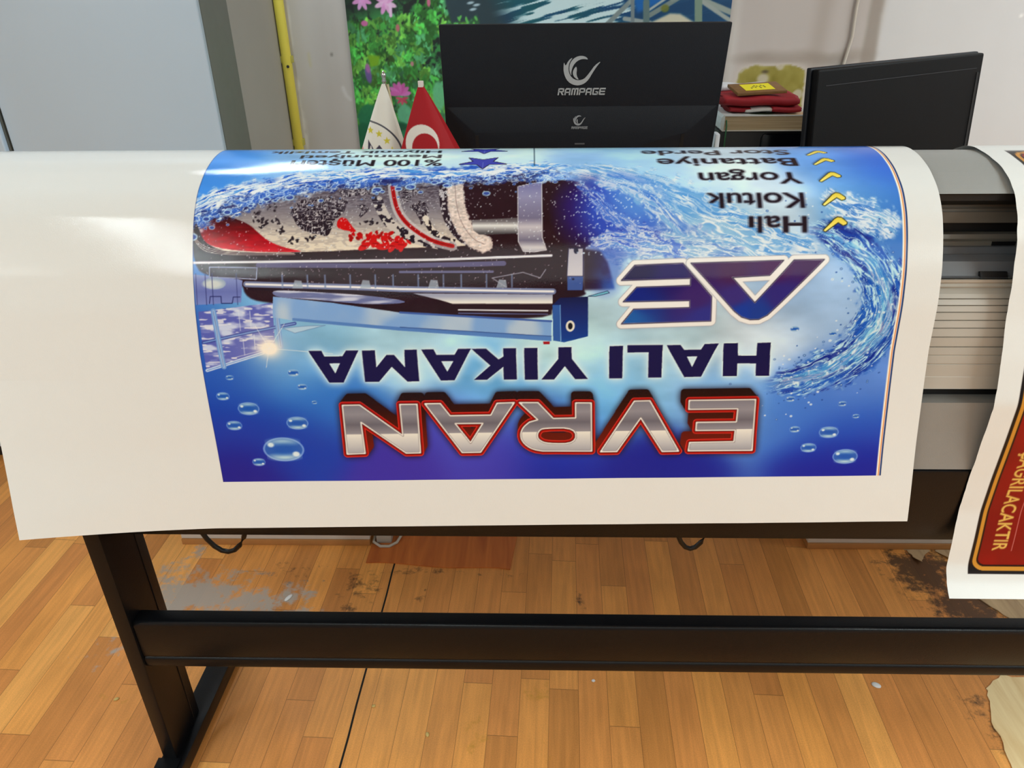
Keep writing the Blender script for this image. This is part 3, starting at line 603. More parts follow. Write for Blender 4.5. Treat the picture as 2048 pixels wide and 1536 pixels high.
    specks(c, 260, (330, 470, 350, 470), 21, rgb(215, 235, 250), (.5, 1.4))
    specks(c, 260, (440, 1030, 300, 350), 9, rgb(225, 220, 230), (.3, .7), dk)
    # foam over the rollers
    flow(c, A['fanT'], [30, 28, 24, 22, 22, 22, 24, 20], 63, rgb(35, 85, 185), rgb(95, 160, 225), W, 1, 30, 4.4, .74, .45, (.0, .12), 1.1)
    flow(c, [(p, q - 15) for p, q in A['fanT']], [13, 13, 12, 10, 9, 10, 13, 10], 67, rgb(24, 26, 80), rgb(60, 104, 196), rgb(215, 236, 250), .8, 9, 5, .84, .4, (.0, .12), 1.6)
    rs = np.random.RandomState(14)
    ft = np.array(A['fanT'])
    for _ in range(75):
        t = rs.uniform(0, len(ft) - 1.001); i = int(t); p = ft[i] + (ft[i + 1] - ft[i]) * (t - i)
        q = p[1] - rs.uniform(12, 46); r = rs.uniform(.8, 3) if rs.rand() < .8 else rs.uniform(3, 6)
        c.ell(p[0], q, r * 1.4, r, rgb(190, 222, 245), .8, .3); c.ell(p[0], q, r * 1.0, r * .62, rgb(40, 60, 140), .85, .3)
    # sun flare
    s0, s1 = A['sun']; X, Y = c.grid(); d = np.hypot((X - s0[0]) / 1.25, Y - s0[1])
    k = np.clip(np.exp(-(d / 13) ** 2) + .45 * np.exp(-d / 26), 0, 1); c.a += (rgb(255, 248, 235) - c.a) * k[..., None]
    for ang, ln in ((3.05, 95), (4.1, 45), (.25, 60), (5.2, 38), (1.3, 30)):
        c.stroke([s0, (s0[0] - ln * math.cos(ang) * -1, s0[1] + ln * math.sin(ang) * -1)], .9, rgb(250, 250, 245), .7)
    for a_, b_ in split(A['bub'], 2): ring_drop(c, a_[0], a_[1], abs(b_[0] - a_[0]))
    # shop name in navy with a pale glow
    hal = [[A['H1']], [A['A1'], A['A1h']], [A['L1']], [A['I1']], [A['Y1']], [A['I2']], [A['K1']], [A['A2'], A['A2h']], [A['M1']], [A['A3'], A['A3h']]]
    sg = segs_of(*[p for l in hal for p in l])
    b, m = c.cov(sg, pad=30); g = c.blur(np.clip(c.blur(m, 4) * 2.6, 0, 1), 5)
    c.put(b, np.clip(g * 1.1, 0, 1), rgb(222, 244, 250), .85); c.put(b, np.clip(c.blur(m, 1.6) * 2, 0, 1), rgb(235, 250, 250), .8); c.put(b, m, rgb(20, 14, 66))
    # chrome letters with red rim and dark depth
    big = [[A['bE']], [A['bV']], [A['bR'], A['bRh']], [A['bA'], A['bAh']], [A['bN']]]
    sg = segs_of(*[p for l in big for p in l])
    b, m = c.cov(sg, pad=34); i0, i1, j0, j1 = b
    def rim(w):
        M = m.copy()
        for l in big:
            for p in l:
                bb, D, T, L = c.dist(p, w + 2, True)
                k = np.clip((w - np.abs(D)) / c.res + .5, 0, 1)
                v = M[bb[2] - j0:bb[3] - j0, bb[0] - i0:bb[1] - i0]; np.maximum(v, k, out=v)
        return M
    R = rim(5.6)
    deep = np.zeros_like(R); cx = (505 - c.x0) / c.res - i0
    for s_ in np.linspace(0, 1, 12):
        dy = int(round(13 * s_ / c.res)); sc = 1 - .035 * s_
        ii = np.clip(((np.arange(R.shape[1]) - cx) / sc + cx), 0, R.shape[1] - 1).astype(int)
        deep = np.maximum(deep, np.pad(R, ((dy, 0), (0, 0)))[:R.shape[0]][:, ii])
    c.put(b, np.clip(c.blur(deep, 6) * 1.25, 0, 1), rgb(20, 12, 24), .9)
    c.put(b, deep, vgrad([(35, (112, 26, 20)), (80, (84, 18, 16)), (115, (44, 8, 10)), (150, (22, 4, 10))]))
    c.put(b, R, rgb(150, 16, 18)); c.put(b, np.clip(R - rim(4.7), 0, 1), rgb(222, 70, 60))
    c.put(b, np.clip(rim(3.2) - m, 0, 1), rgb(120, 8, 12), .7)
    c.put(b, rim(1.8), rgb(24, 18, 24)); c.put(b, rim(1.2), rgb(245, 240, 235))
    inner = np.clip(2 * m - rim(1.5), 0, 1)
    sil = lambda X, Y: vgrad([(40, (150, 150, 160)), (58, (196, 196, 198)), (79, (238, 236, 228)), (79.6, (150, 148, 156)), (95, (108, 106, 116)), (112, (146, 144, 152)), (128, (128, 126, 136))])(X, Y + (X - 500) * .004)
    c.put(b, np.clip(m - .0, 0, 1), rgb(245, 240, 235)); mm = m.copy()
    for l in big:
        for p in l:
            bb, D, T, L = c.dist(p, 4, True); v = mm[bb[2] - j0:bb[3] - j0, bb[0] - i0:bb[1] - i0]
            v *= np.clip((np.abs(D) - 1.5) / c.res + .5, 0, 1)
    c.put(b, np.clip(c.blur(mm, .7) * 1.8, 0, 1), rgb(40, 36, 42), .7); c.put(b, mm, sil)
    # the two-letter emblem: navy faces on a white outline
    for nm in ('E_big', 'A_big'):
        P = [(p, q - 3) for p, q in A[nm]]
        b, m = c.cov(segs_of(P), pad=18); c.put(b, np.clip(c.blur(m, 6) * 1.4, 0, 1), rgb(60, 80, 130), .45)
    for nm in ('E_big', 'A_big'): c.stroke(A[nm], 15.5, rgb(176, 178, 188), 1, True); c.stroke(A[nm], 13.5, rgb(243, 243, 241), 1, True)
    tri = [(214.5, 310), (171.5 + 20, 311), (206.5, 287.5)]
    for nm in ('E_big', 'A_big'):
        c.poly(A[nm], lambda X, Y: scatter_field(X, Y, [(380, 325, 25, 12, 66), (320, 330, 30, 15, 90), (290, 290, 60, 35, 100), (380, 292, 18, 36, 120), (390, 255, 38, 95, 165), (280, 258, 50, 50, 130), (290, 336, 62, 30, 82), (240, 325, 70, 35, 80), (235, 290, 60, 45, 115), (225, 265, 25, 60, 150), (200, 262, 30, 60, 140), (170, 290, 50, 40, 115), (120, 340, 66, 32, 84), (180, 330, 72, 32, 84)], 22.))
        c.stroke(A[nm], 2.2, rgb(150, 146, 160), .9, True); c.stroke(A[nm], .9, rgb(20, 10, 40), .9, True)
    # service list, ticks, small text, star
    ck = np.array(A['chk']); base = ck.mean(0)
    for p, q in A['chks']:
        o = np.array([p, q]) - np.array(A['chks'][0])
        P = ck + [o[0] * .55, o[1]]
        c.poly(P + [2.5, 2], rgb(40, 60, 90), .55, 2); c.stroke(P, 2.6, rgb(40, 42, 20), 1, True)
        c.poly(P, vgrad([(P[:, 1].min(), (255, 242, 150)), (P[:, 1].max(), (226, 205, 84))]))
    for txt, p0, p1, q0, h in (('Hal\u0131', 134.5, 219, 406.5, 24.5), ('Koltuk', 135.5, 278, 444.5, 25), ('Yorgan', 133, 285, 487, 25), ('Battaniye', 131, 342, 527.5, 24), ('Stor Perde', 134, 362, 563, 23),
                               ('%100 M\u00fc\u015fteri', 669, 905, 528.5, 20), ('Memnuniyeti', 672, 895, 549, 15), ('Hijyenik Temizlik', 674, 948, 572, 15)):
        b, m = c.cov(text(txt, p0 + 1.6, p1 - 1.6, q0 - .6, h - 1.2), pad=3); c.put(b, fatten(m, 5 if h > 22 else 2, 2 if h > 22 else 1), rgb(26, 18, 30))
    for dq in (0, 52):
        P = np.array([(607 + 37 * (1 if k % 2 == 0 else .42) * math.sin(math.pi * k / 5), 519 + dq - 19 * (1 if k % 2 == 0 else .42) * math.cos(math.pi * k / 5)) for k in range(10)])
        c.stroke(P, 3, rgb(20, 16, 34), 1, True); c.poly(P, rgb(66, 74, 172)); c.stroke([P.mean(0), P[0]], .8, rgb(140, 160, 220), .8)
    c.stroke([(528.8, 640), (528.4, 508)], 1.5, rgb(35, 62, 80))
    # trim edge and colour bars
    c.stroke([(1030, -1), (1030, 700)], 2, rgb(40, 46, 90), .5)
    c.a[:, :int(8.8 / .7)] = rgb(240, 240, 238)
    for x0, x1, cc in ((-2.1, -.1, (250, 246, 236)), (-3.3, -2.1, (248, 230, 160)), (-4.6, -3.3, (206, 112, 60)), (-6.9, -5.0, (38, 72, 124)), (-7.7, -7.1, (60, 60, 84))):
        c.a[:, int((x0 - c.x0) / .7):int((x1 - c.x0) / .7)] = rgb(*cc)
    return c
# ------------------------------------------------------------------ the setting
M_ceiling = mat('white_ceiling_paint', (.72, .72, .70), .9)
M_plain = mat('grey_wall_paint', (.50, .49, .48), .8, var=.04, scale=6, bump=.15, bscale=60)
tag(B().box(-3.2, -4.6, 2.75, 3.2, 3.0, 2.85).build('ceiling', M_ceiling), kind='structure')
tag(B().box(-3.3, -4.6, 0, -3.2, 3.0, 2.75).build('wall_left', M_plain), kind='structure')
tag(B().box(3.2, -4.6, 0, 3.3, 3.0, 2.75).build('wall_right', M_plain), kind='structure')
tag(B().box(-3.3, -4.7, 0, 3.3, -4.6, 2.75).build('wall_front', M_plain), kind='structure')
tag(B().box(-3.2, 2.32, 0, -.885, 3.0, 2.75).build('wall_corner', mat('shaded_wall_paint', (.44, .43, .40), .85, var=.05, scale=5, bump=.15, bscale=50)), kind='structure')  # paint darkened a little to put this wall's shade into the colour

def paint_wall():
    c = Canvas(-.9, .7, 2.3, 1.5, .004)
    X, Y = c.grid()
    n = fbm(X * 3, Y * 2.2, 5, 4)[..., None]; st = fbm(X * 14, Y * .8, 8, 3)[..., None]
    c.a = rgb(198, 195, 192) + (n - .5) * .10 + (st - .5) * .05
    right = sstep(1.19, 1.23, X + .02 * (fbm(Y * 9, X * 0 + 3, 2) - .5))[..., None]
    c.a = c.a + (rgb(214, 216, 219) - c.a) * right * .8
    mid = (sstep(.70, .74, X) * (1 - sstep(1.15, 1.17, X)))[..., None]
    c.a = c.a + (rgb(190, 183, 180) - c.a) * mid * .8
    c.poly([(1.160, 1.5), (1.21, 1.5), (1.205, 1.3), (1.215, 1.15), (1.20, .7), (1.165, .7)], rgb(152, 143, 135), .8, .006)     # bare strip beside the cable
    c.poly([(1.0, 1.5), (1.03, 1.5), (1.02, 1.2), (1.015, 1.08), (.985, 1.08), (.99, 1.3)], rgb(150, 138, 128), .55, .02)
    for k in range(7): c.ell(.78 + .06 * k, 1.17 + .012 * math.sin(k * 2.4), .06, .018, rgb(150, 140, 130), .45, .02)
    # paint peeled down to an old yellow coat
    P = [(.745, 1.135), (.80, 1.15), (.86, 1.145), (.92, 1.15), (.975, 1.135), (.985, 1.0), (.97, .9), (.75, .9), (.735, 1.05)]
    b, m = c.cov(segs_of(P)); Xg, Yg = c.grid(b)
    m = sstep(.38, .55, c.blur(m, .007) + .45 * (fbm(Xg * 60, Yg * 60, 6, 3) - .5))
    c.put(b, np.clip(c.blur(m, .012) * 1.6, 0, 1), rgb(206, 200, 192)); c.put(b, m, lambda X, Y: rgb(150, 142, 70) + (fbm(X * 30, Y * 20, 4, 3)[..., None] - .5) * .2)
    c.put(b, sstep(.6, .68, fbm(Xg * 26, Yg * 20, 15, 2)) * m, rgb(196, 190, 178), .8)
    c.ell(.835, 1.128, .012, .006, rgb(70, 60, 55), .8, .006); c.ell(.83, 1.105, .02, .016, rgb(196, 190, 180), .8, .008)
    # left of the picture: tape, specks, chalky rub marks
    c.poly([(-.800, 1.205), (-.790, 1.205), (-.788, 1.155), (-.798, 1.155)], rgb(205, 200, 172)); c.ell(-.712, 1.197, .004, .006, rgb(120, 118, 112))
    c.stroke([(-.684, 1.085), (-.676, 1.06), (-.662, 1.045)], .012, rgb(222, 222, 222), .9, soft=.006)
    c.poly([(-.79, 1.5), (-.765, 1.5), (-.75, .8), (-.80, .8)], rgb(206, 205, 204), .5, .02)
    b, D, T, L = c.dist([(-.862, 1.5), (-.855, .75)], .03); Xg, Yg = c.grid(b)
    c.put(b, sstep(.018, .006, np.abs(D) + .02 * (fbm(Xg * 60, Yg * 30, 9, 3) - .5)), rgb(228, 226, 222))
    for x, z in ((1.75, 1.17), (1.68, 1.30), (1.52, 1.42), (1.83, 1.06)): c.ell(x, z, .006, .006, rgb(240, 240, 240))
    return c
wc = paint_wall()
xs = np.r_[np.linspace(-.9, 2.3, 640), np.linspace(2.35, 3.2, 4)]; zs = np.r_[0, .3, .65, np.linspace(.7, 1.5, 170), 1.6, 2.2, 2.75]
GX, GZ = np.meshgrid(xs, zs)
tag(grid_mesh('wall_back', np.stack([GX, 0 * GX + 2.9 + .002 * (fbm(GX * 7, GZ * 7, 3) - .5), GZ], -1), wc.sample(GX, GZ), painted('old_painted_plaster', .75, .3, .2, (90, 90, 90)), flip=False), kind='structure')

# floor: strip-laminate, worn and stained
def floor_mat():
    m, nt, p = new_mat('worn_strip_laminate'); N, L = nt.nodes, nt.links
    tc = N.new('ShaderNodeTexCoord'); mp = N.new('ShaderNodeMapping'); mp.inputs['Rotation'].default_value = (0, 0, math.radians(2.2))
    L.new(tc.outputs['Object'], mp.inputs[0])
    sx = N.new('ShaderNodeSeparateXYZ'); L.new(mp.outputs[0], sx.inputs[0])
    def math_(op, a, b=None, c=None):
        n = N.new('ShaderNodeMath'); n.operation = op
        for i, v in enumerate((a, b, c)):
            if v is None: continue
            if isinstance(v, (int, float)): n.inputs[i].default_value = v
            else: L.new(v, n.inputs[i])
        return n.outputs[0]
    W = .0665
    u = math_('DIVIDE', sx.outputs[0], W); iu = math_('FLOOR', u); fu = math_('FRACT', u)
    wn = N.new('ShaderNodeTexWhiteNoise'); wn.noise_dimensions = '1D'; L.new(iu, wn.inputs['W'])
    v = math_('ADD', math_('DIVIDE', sx.outputs[1], .43), math_('MULTIPLY', wn.outputs['Value'], 7.31)); iv = math_('FLOOR', v); fv = math_('FRACT', v)
    cb = N.new('ShaderNodeCombineXYZ'); L.new(iu, cb.inputs[0]); L.new(iv, cb.inputs[1])
    w2 = N.new('ShaderNodeTexWhiteNoise'); w2.noise_dimensions = '2D'; L.new(cb.outputs[0], w2.inputs['Vector'])
    rp = N.new('ShaderNodeValToRGB'); L.new(w2.outputs['Value'], rp.inputs[0])
    e = rp.color_ramp.elements; e[0].color = lin(204, 136, 70); e[1].color = lin(244, 176, 96)
    for ps, c in ((.3, (216, 142, 76)), (.55, (224, 152, 80)), (.8, (234, 160, 82))):
        k = e.new(ps); k.color = lin(*c)
    # grain along the strips
    m2 = N.new('ShaderNodeMapping'); m2.inputs['Scale'].default_value = (85, 5, 1); L.new(mp.outputs[0], m2.inputs[0])
    addv = N.new('ShaderNodeVectorMath'); addv.operation = 'ADD'; L.new(m2.outputs[0], addv.inputs[0]); sc = N.new('ShaderNodeVectorMath'); sc.operation = 'SCALE'; sc.inputs['Scale'].default_value = 19.3
    L.new(cb.outputs[0], sc.inputs[0]); L.new(sc.outputs[0], addv.inputs[1])
    gn = N.new('ShaderNodeTexNoise'); gn.inputs['Scale'].default_value = 1; gn.inputs['Detail'].default_value = 5; gn.inputs['Distortion'].default_value = .6; L.new(addv.outputs[0], gn.inputs['Vector'])
    pn = N.new('ShaderNodeTexNoise'); pn.inputs['Scale'].default_value = 7; pn.inputs['Detail'].default_value = 4; L.new(tc.outputs['Object'], pn.inputs['Vector'])
    fn = N.new('ShaderNodeTexNoise'); fn.inputs['Scale'].default_value = 420; fn.inputs['Detail'].default_value = 2; L.new(tc.outputs['Object'], fn.inputs['Vector'])
    g = math_('ADD', math_('ADD', .52, math_('MULTIPLY', gn.outputs['Fac'], .62)), math_('ADD', math_('MULTIPLY', pn.outputs['Fac'], .32), math_('MULTIPLY', math_('SUBTRACT', fn.outputs['Fac'], .5), .45)))
    mul = N.new('ShaderNodeMix'); mul.data_type = 'RGBA'; mul.blend_type = 'MULTIPLY'; mul.inputs[0].default_value = 1
    L.new(rp.outputs[0], mul.inputs[6]); cg = N.new('ShaderNodeCombineColor'); [L.new(g, cg.inputs[i]) for i in range(3)]; L.new(cg.outputs[0], mul.inputs[7])
    # thin seams between strips and at strip ends
    eu = math_('MINIMUM', fu, math_('SUBTRACT', 1, fu)); ev = math_('MINIMUM', fv, math_('SUBTRACT', 1, fv))
    su = math_('LESS_THAN', eu, .011); sv = math_('LESS_THAN', ev, .0022)
    seam = math_('MULTIPLY', math_('MAXIMUM', su, sv), .5)
    m3 = N.new('ShaderNodeMix'); m3.data_type = 'RGBA'; L.new(seam, m3.inputs[0]); L.new(mul.outputs[2], m3.inputs[6]); m3.inputs[7].default_value = lin(96, 58, 30)
    # worn and dirty places come from the painted attribute: alpha-like channels
    at = N.new('ShaderNodeAttribute'); at.attribute_name = 'wear'; sp = N.new('ShaderNodeSeparateColor'); L.new(at.outputs['Color'], sp.inputs[0])
    wz = N.new('ShaderNodeTexNoise'); wz.inputs['Scale'].default_value = 30; wz.inputs['Detail'].default_value = 6; wz.inputs['Roughness'].default_value = .7; L.new(tc.outputs['Object'], wz.inputs['Vector'])
    def layer(prev, ch, col, lo, hi, amt):
        k = math_('SUBTRACT', math_('ADD', sp.outputs[ch], math_('MULTIPLY_ADD', wz.outputs['Fac'], 2.0, -.5)), 1.0)
        mr = N.new('ShaderNodeMapRange'); mr.inputs['From Min'].default_value = lo; mr.inputs['From Max'].default_value = hi; mr.inputs['To Max'].default_value = amt; L.new(k, mr.inputs[0])
        x = N.new('ShaderNodeMix'); x.data_type = 'RGBA'; L.new(mr.outputs[0], x.inputs[0]); L.new(prev, x.inputs[6]); x.inputs[7].default_value = lin(*col); return x.outputs[2]
    o = layer(m3.outputs[2], 0, (176, 168, 160), -.10, .22, .9)
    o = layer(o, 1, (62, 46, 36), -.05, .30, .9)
    o = layer(o, 2, (190, 138, 40), -.05, .30, .6)
    L.new(o, p.inputs['Base Color'])
    rr = math_('ADD', .34, math_('MULTIPLY', pn.outputs['Fac'], .22)); L.new(rr, p.inputs['Roughness']); p.inputs['Specular IOR Level'].default_value = .4
    b = N.new('ShaderNodeBump'); b.inputs['Strength'].default_value = .25; b.inputs['Distance'].default_value = .001
    h = math_('SUBTRACT', math_('ADD', math_('MULTIPLY', gn.outputs['Fac'], .5), math_('MULTIPLY', fn.outputs['Fac'], .5)), seam); L.new(h, b.inputs['Height']); L.new(b.outputs[0], p.inputs['Normal'])
    return m

def paint_floor_wear():
    c = Canvas(-2.1, .5, 1.8, 2.1, .01); c.a[:] = 0
    R, G, Y_ = np.array([1., 0, 0]), np.array([0, 1., 0]), np.array([0, 0, 1.])
    def add(ch, x, y, rx, ry, v, soft):
        b = c.box((x - rx * 1.6, y - ry * 1.6), (x + rx * 1.6, y + ry * 1.6)); X, Y = c.grid(b)
        k = v * np.exp(-1.4 * (((X - x) / rx) ** 2 + ((Y - y) / ry) ** 2))
        s = c.a[b[2]:b[3], b[0]:b[1], ch]; np.maximum(s, k, out=s)
    for x, y, rx, ry, v in ((-.90, 1.46, .22, .11, .92), (-.74, 1.44, .16, .07, .84), (-.63, 1.47, .10, .06, .70), (-.98, 1.55, .14, .10, .55), (-.80, 1.55, .2, .05, .42), (-.80, 1.30, .08, .05, .55), (-.62, 1.40, .12, .03, .74), (-1.02, 1.27, .10, .10, .4), (-.95, 1.64, .05, .06, .55)): add(0, x, y, rx, ry, v, 0)
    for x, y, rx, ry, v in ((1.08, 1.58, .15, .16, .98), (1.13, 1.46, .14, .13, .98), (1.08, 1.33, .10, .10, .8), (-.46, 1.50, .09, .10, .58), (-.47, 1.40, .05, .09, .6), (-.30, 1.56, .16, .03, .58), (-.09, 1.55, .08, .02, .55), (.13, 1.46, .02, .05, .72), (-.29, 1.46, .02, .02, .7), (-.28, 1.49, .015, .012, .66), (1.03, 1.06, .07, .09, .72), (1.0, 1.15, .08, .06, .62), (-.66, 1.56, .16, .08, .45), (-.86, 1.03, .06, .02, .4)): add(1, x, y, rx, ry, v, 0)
    for x, y, rx, ry, v in ((.02, 1.17, .06, .05, .62), (-.12, 1.05, .05, .08, .55), (.04, 1.0, .03, .08, .5), (-.9, 1.15, .2, .1, .4)): add(2, x, y, rx, ry, v, 0)
    return c
fw = paint_floor_wear()
xs = np.r_[-3.2, -2.6, np.linspace(-2.1, 1.8, 391), 2.4, 3.2]; ys = np.r_[-4.6, -2, np.linspace(.5, 2.1, 161), 2.5, 3.0]
GX, GY = np.meshgrid(xs, ys)
fo = grid_mesh('floor', np.stack([GX, GY, 0 * GX], -1), None, floor_mat(), smooth=False)
at_ = fo.data.color_attributes.new('wear', 'FLOAT_COLOR', 'POINT')
ins = ((GX > -2.1) & (GX < 1.8) & (GY > .5) & (GY < 2.1))[..., None]
at_.data.foreach_set('color', np.concatenate([fw.sample(GX, GY) * ins, np.ones(GX.shape + (1,))], -1).astype(np.float32).ravel())
tag(fo, kind='structure')
# open joint between two floor boards
rs = np.random.RandomState(2)
jt = [(-.377 - .012 * k / 9 * 0 + rs.uniform(-.0015, .0015) - .028 * (k / 12), 1.64 - .085 * k) for k in range(13)]
pts = [(x - .0022, y) for x, y in jt] + [(x + .0022, y) for x, y in jt[::-1]]
tag(B().up(pts, .0, .0006).build('trim_1', mat('black_floor_joint', (22, 17, 13), .9)), kind='structure')
# ------------------------------------------------------------------ profile of a sheet lying over the printer (y, z), from the hanging end upwards
def smooth_profile(P, n=1200, win=.028):
    P = np.array(P, float); c = np.r_[0, np.cumsum(np.hypot(*np.diff(P, axis=0).T))]
    t = np.linspace(0, c[-1], n); Q = np.stack([np.interp(t, c, P[:, k]) for k in (0, 1)], 1)
    w = np.hanning(2 * int(win / c[-1] * n) + 1); w /= w.sum(); m = len(w) // 2
    e = np.r_[2 * Q[0] - Q[m:0:-1], Q, 2 * Q[-1] - Q[-2:-m - 2:-1]]
    Q = np.stack([np.convolve(e[:, k], w, 'valid') for k in (0, 1)], 1)
    return np.r_[0, np.cumsum(np.hypot(*np.diff(Q, axis=0).T))], Q
S1, Q1 = smooth_profile([(.953, .668), (.962, .715), (.971, .757), (.980, .800), (.991, .862), (1.000, .912), (1.0085, .957), (1.020, 1.018), (1.0365, 1.068), (1.0565, 1.108), (1.077, 1.140), (1.105, 1.167), (1.145, 1.188), (1.185, 1.199), (1.22, 1.2025), (1.25, 1.200), (1.285, 1.188), (1.32, 1.165), (1.35, 1.13)])

# ------------------------------------------------------------------ wide-format printer on its stand
M_cover = mat('pale_grey_cover_plastic', (150, 152, 150), .36, var=.02, bump=.12, bscale=700)
M_alu = mat('brushed_aluminium', (126, 121, 112), .36, metal=.2, var=.1, scale=14)
M_dark = mat('black_powder_coat', (17, 16, 18), .42, var=.15, bump=.2, bscale=900)
M_black = mat('black_rubber', (10, 10, 13), .55)
M_dgrey = mat('dark_grey_guide_plastic', (104, 107, 112), .35)
M_platen = mat('ribbed_grey_platen', (182, 175, 164), .4, metal=.0, var=.03)
M_panel = mat('warm_grey_sheet_steel', (140, 138, 134), .45, var=.03, bump=.1, bscale=800)
M_stand = mat('satin_black_steel', (11, 12, 15), .3, spec=.24, var=.15, bump=.15, bscale=700)
PR = thing('wide_format_printer', (.4, 1.2, 0), 'large grey roll printer on a black steel stand, carrying both printed vinyl sheets', 'printer')
X0, X1 = -.79, 1.80
k = Q1[:, 1] > 1.164
Qc = Q1[(np.arange(len(Q1)) >= np.argmax(k))]
tn = np.gradient(Qc, axis=0); tn /= np.hypot(*tn.T)[:, None]; nr = np.stack([-tn[:, 1], tn[:, 0]], 1)      # outward for a profile running up and back
out = Qc - nr * -.0 ; outn = np.stack([tn[:, 1], -tn[:, 0]], 1)
outer = [tuple(q + o * .006) for q, o in zip(Qc[::14], outn[::14])] + [(1.40, 1.11), (1.46, 1.085), (1.49, 1.05), (1.495, 1.02)]
inner = [(1.483, 1.02), (1.478, 1.045), (1.45, 1.072), (1.395, 1.096)] + [tuple(q + o * .021) for q, o in zip(Qc[::14], outn[::14])][2:][::-1]
B().along_x(outer + inner, X0, X1).build('top_cover', M_cover, PR)
cap = [tuple(q + o * .012) for q, o in zip(Q1[::20], outn[:0] if False else np.stack([np.gradient(Q1[:, 1]), -np.gradient(Q1[:, 0])], 1)[::20] / np.hypot(np.gradient(Q1[:, 1]), np.gradient(Q1[:, 0]))[::20, None])]
B().along_x([(y + .012, z) for y, z in cap if z > .7 or y > 1.2] + [(1.46, 1.04), (1.48, .95), (1.48, .70), (1.06, .70)], X0 - .018, X0).build('end_cap', M_cover, PR, .002)
B().box(X0, 1.215, .985, X1, 1.44, 1.075).build('chassis', M_dark, PR)
def strip(name, pts, m, back=.04):
    pts = [(y + .006, z) for y, z in pts]
    return B().along_x(pts + [(pts[-1][0] + back, pts[-1][1]), (max(p[0] for p in pts) + back, pts[0][1])], X0, X1).build(name, m, PR)
strip('carriage_rail', [(1.1515, 1.1304), (1.150, 1.1246), (1.1475, 1.1245), (1.1465, 1.1202), (1.144, 1.1201), (1.143, 1.1033)], M_alu, .03)
B().along_x([(1.155, 1.1025), (1.155, 1.088), (1.20, 1.088), (1.20, 1.1025)], X0, X1).build('belt_guard', M_black, PR)
B().along_x([(1.1125, 1.1575), (1.1125, 1.1475), (1.152, 1.1308), (1.21, 1.1308), (1.21, 1.1575)], X0, X1).build('lip_shadow_strip', M_black, PR)  # black strip added to stand in for shade under the cover lip
pinch = strip('pinch_roller_beam', [(1.137, 1.087), (1.1345, 1.0807), (1.1355, 1.0771), (1.131, 1.0778), (1.130, 1.071)], M_alu, .02)
guide = strip('media_guide', [(1.1235, 1.0710), (1.1175, 1.0624), (1.107, 1.0653), (1.091, 1.0605), (1.088, 1.0607), (1.074, 1.0416), (1.066, 1.0425)], M_dgrey, .03)
for xa in (.712, .30, -.12, -.54, 1.2):
    B().box(xa, 1.1355, 1.0712, xa + .036, 1.140, 1.0775).build('clamp_slot', M_black, pinch)
    B().along_x([(1.0790, 1.0500), (1.0722, 1.0410), (1.0800, 1.0405), (1.0830, 1.0490)], xa - .04, xa).build('guide_recess', M_black, guide)
rid = [(1.066, 1.0395), (1.066, 1.0355), (1.068, 1.033), (1.064, 1.0295), (1.066, 1.026), (1.062, 1.0245)]
zz = [1.021, 1.0135, 1.0045, .9948, .983, .9714, .958, .9425, .9295, .916, .897, .879]
yy = [1.056, 1.052, 1.048, 1.045, 1.042, 1.039, 1.036, 1.034, 1.031, 1.028, 1.024, 1.019]
for i in range(len(zz) - 1):
    d = .0035 if i < 7 else (.0014 if i < 9 else .0005)
    rid += [(yy[i] + .0, zz[i]), (yy[i + 1] + .001 - d * .4, zz[i + 1] + .0022), (yy[i + 1] + d, zz[i + 1] + .0008)]
rid += [(yy[-1], zz[-1])]
platen = strip('platen', rid, M_platen, .02)
B().along_x([(1.045, .884), (1.045, .857), (1.075, .857), (1.075, .884)], X0, X1).build('heater_gap', M_black, PR)
strip('front_panel', [(1.012, .8583), (1.004, .81), (.9915, .7475)], M_panel, .04)
B().along_x([(.994, .7463), (.994, .640), (1.000, .600), (1.06, .600), (1.06, .7463)], X0, X1).build('apron_beam', M_stand, PR, .004)
# stand
leg = B().box(-.747, .957, .045, -.719, 1.073, .640).build('stand_leg', M_stand, PR, .003)
B().box(-.7189, 1.046, .05, -.7180, 1.0475, .64).build('seam', M_black, leg)
B().box(1.55, .957, .045, 1.578, 1.073, .640).build('stand_leg', M_stand, PR, .003)
for xo in (-.735, 1.565):
    f = B().up([(xo - .024, .62), (xo + .028, .62), (xo + .0405, 1.362), (xo - .0125, 1.362)], .012, .048).build('foot_rail', M_stand, PR, .004)
    B().box(xo - .022, .935, .048, xo + .024, .957, .052).build('weld_plate', M_stand, f)
    for yy_ in (.66, 1.35): B().lathe([(.018, 0), (.018, .008), (.008, .013)], (xo + .004 + (yy_ - .66) * .012, yy_, 0), 14).build('levelling_foot', M_black, f)
bm_ = B().along_x([(.9665, .338), (.9625, .342), (.9625, .418), (.966, .4255), (.972, .427), (.998, .424), (1.000, .415), (1.000, .318), (.996, .312), (.966, .312), (.9625, .316), (.9625, .334)], -.719, 1.55).build('cross_beam', M_stand, PR, .0012, 1)
# cable loops hanging under the machine
M_cable = mat('black_cable_sheath', (14, 12, 13), .4)
def loop(name, p0, p1, dip, label, r=.0055):
    pts = []
    for i in range(17):
        t = .5 - .5 * math.cos(math.pi * i / 16); x = p0[0] + (p1[0] - p0[0]) * t
        pts.append((x, p0[1] + (p1[1] - p0[1]) * t, p0[2] - dip * math.sin(math.pi * i / 16) ** .8))
    return tag(B().tube(pts, r, 10).build(name, M_cable, None, smooth=True), label, 'cable')
loop('power_cable', (-.735, 1.25, .62), (-.592, 1.26, .62), .283, 'black cable hanging in a loop below the printer, near its left leg')
loop('power_cable', (.30, 1.30, .62), (.415, 1.30, .62), .304, 'black cable loop barely hanging below the middle of the printer')
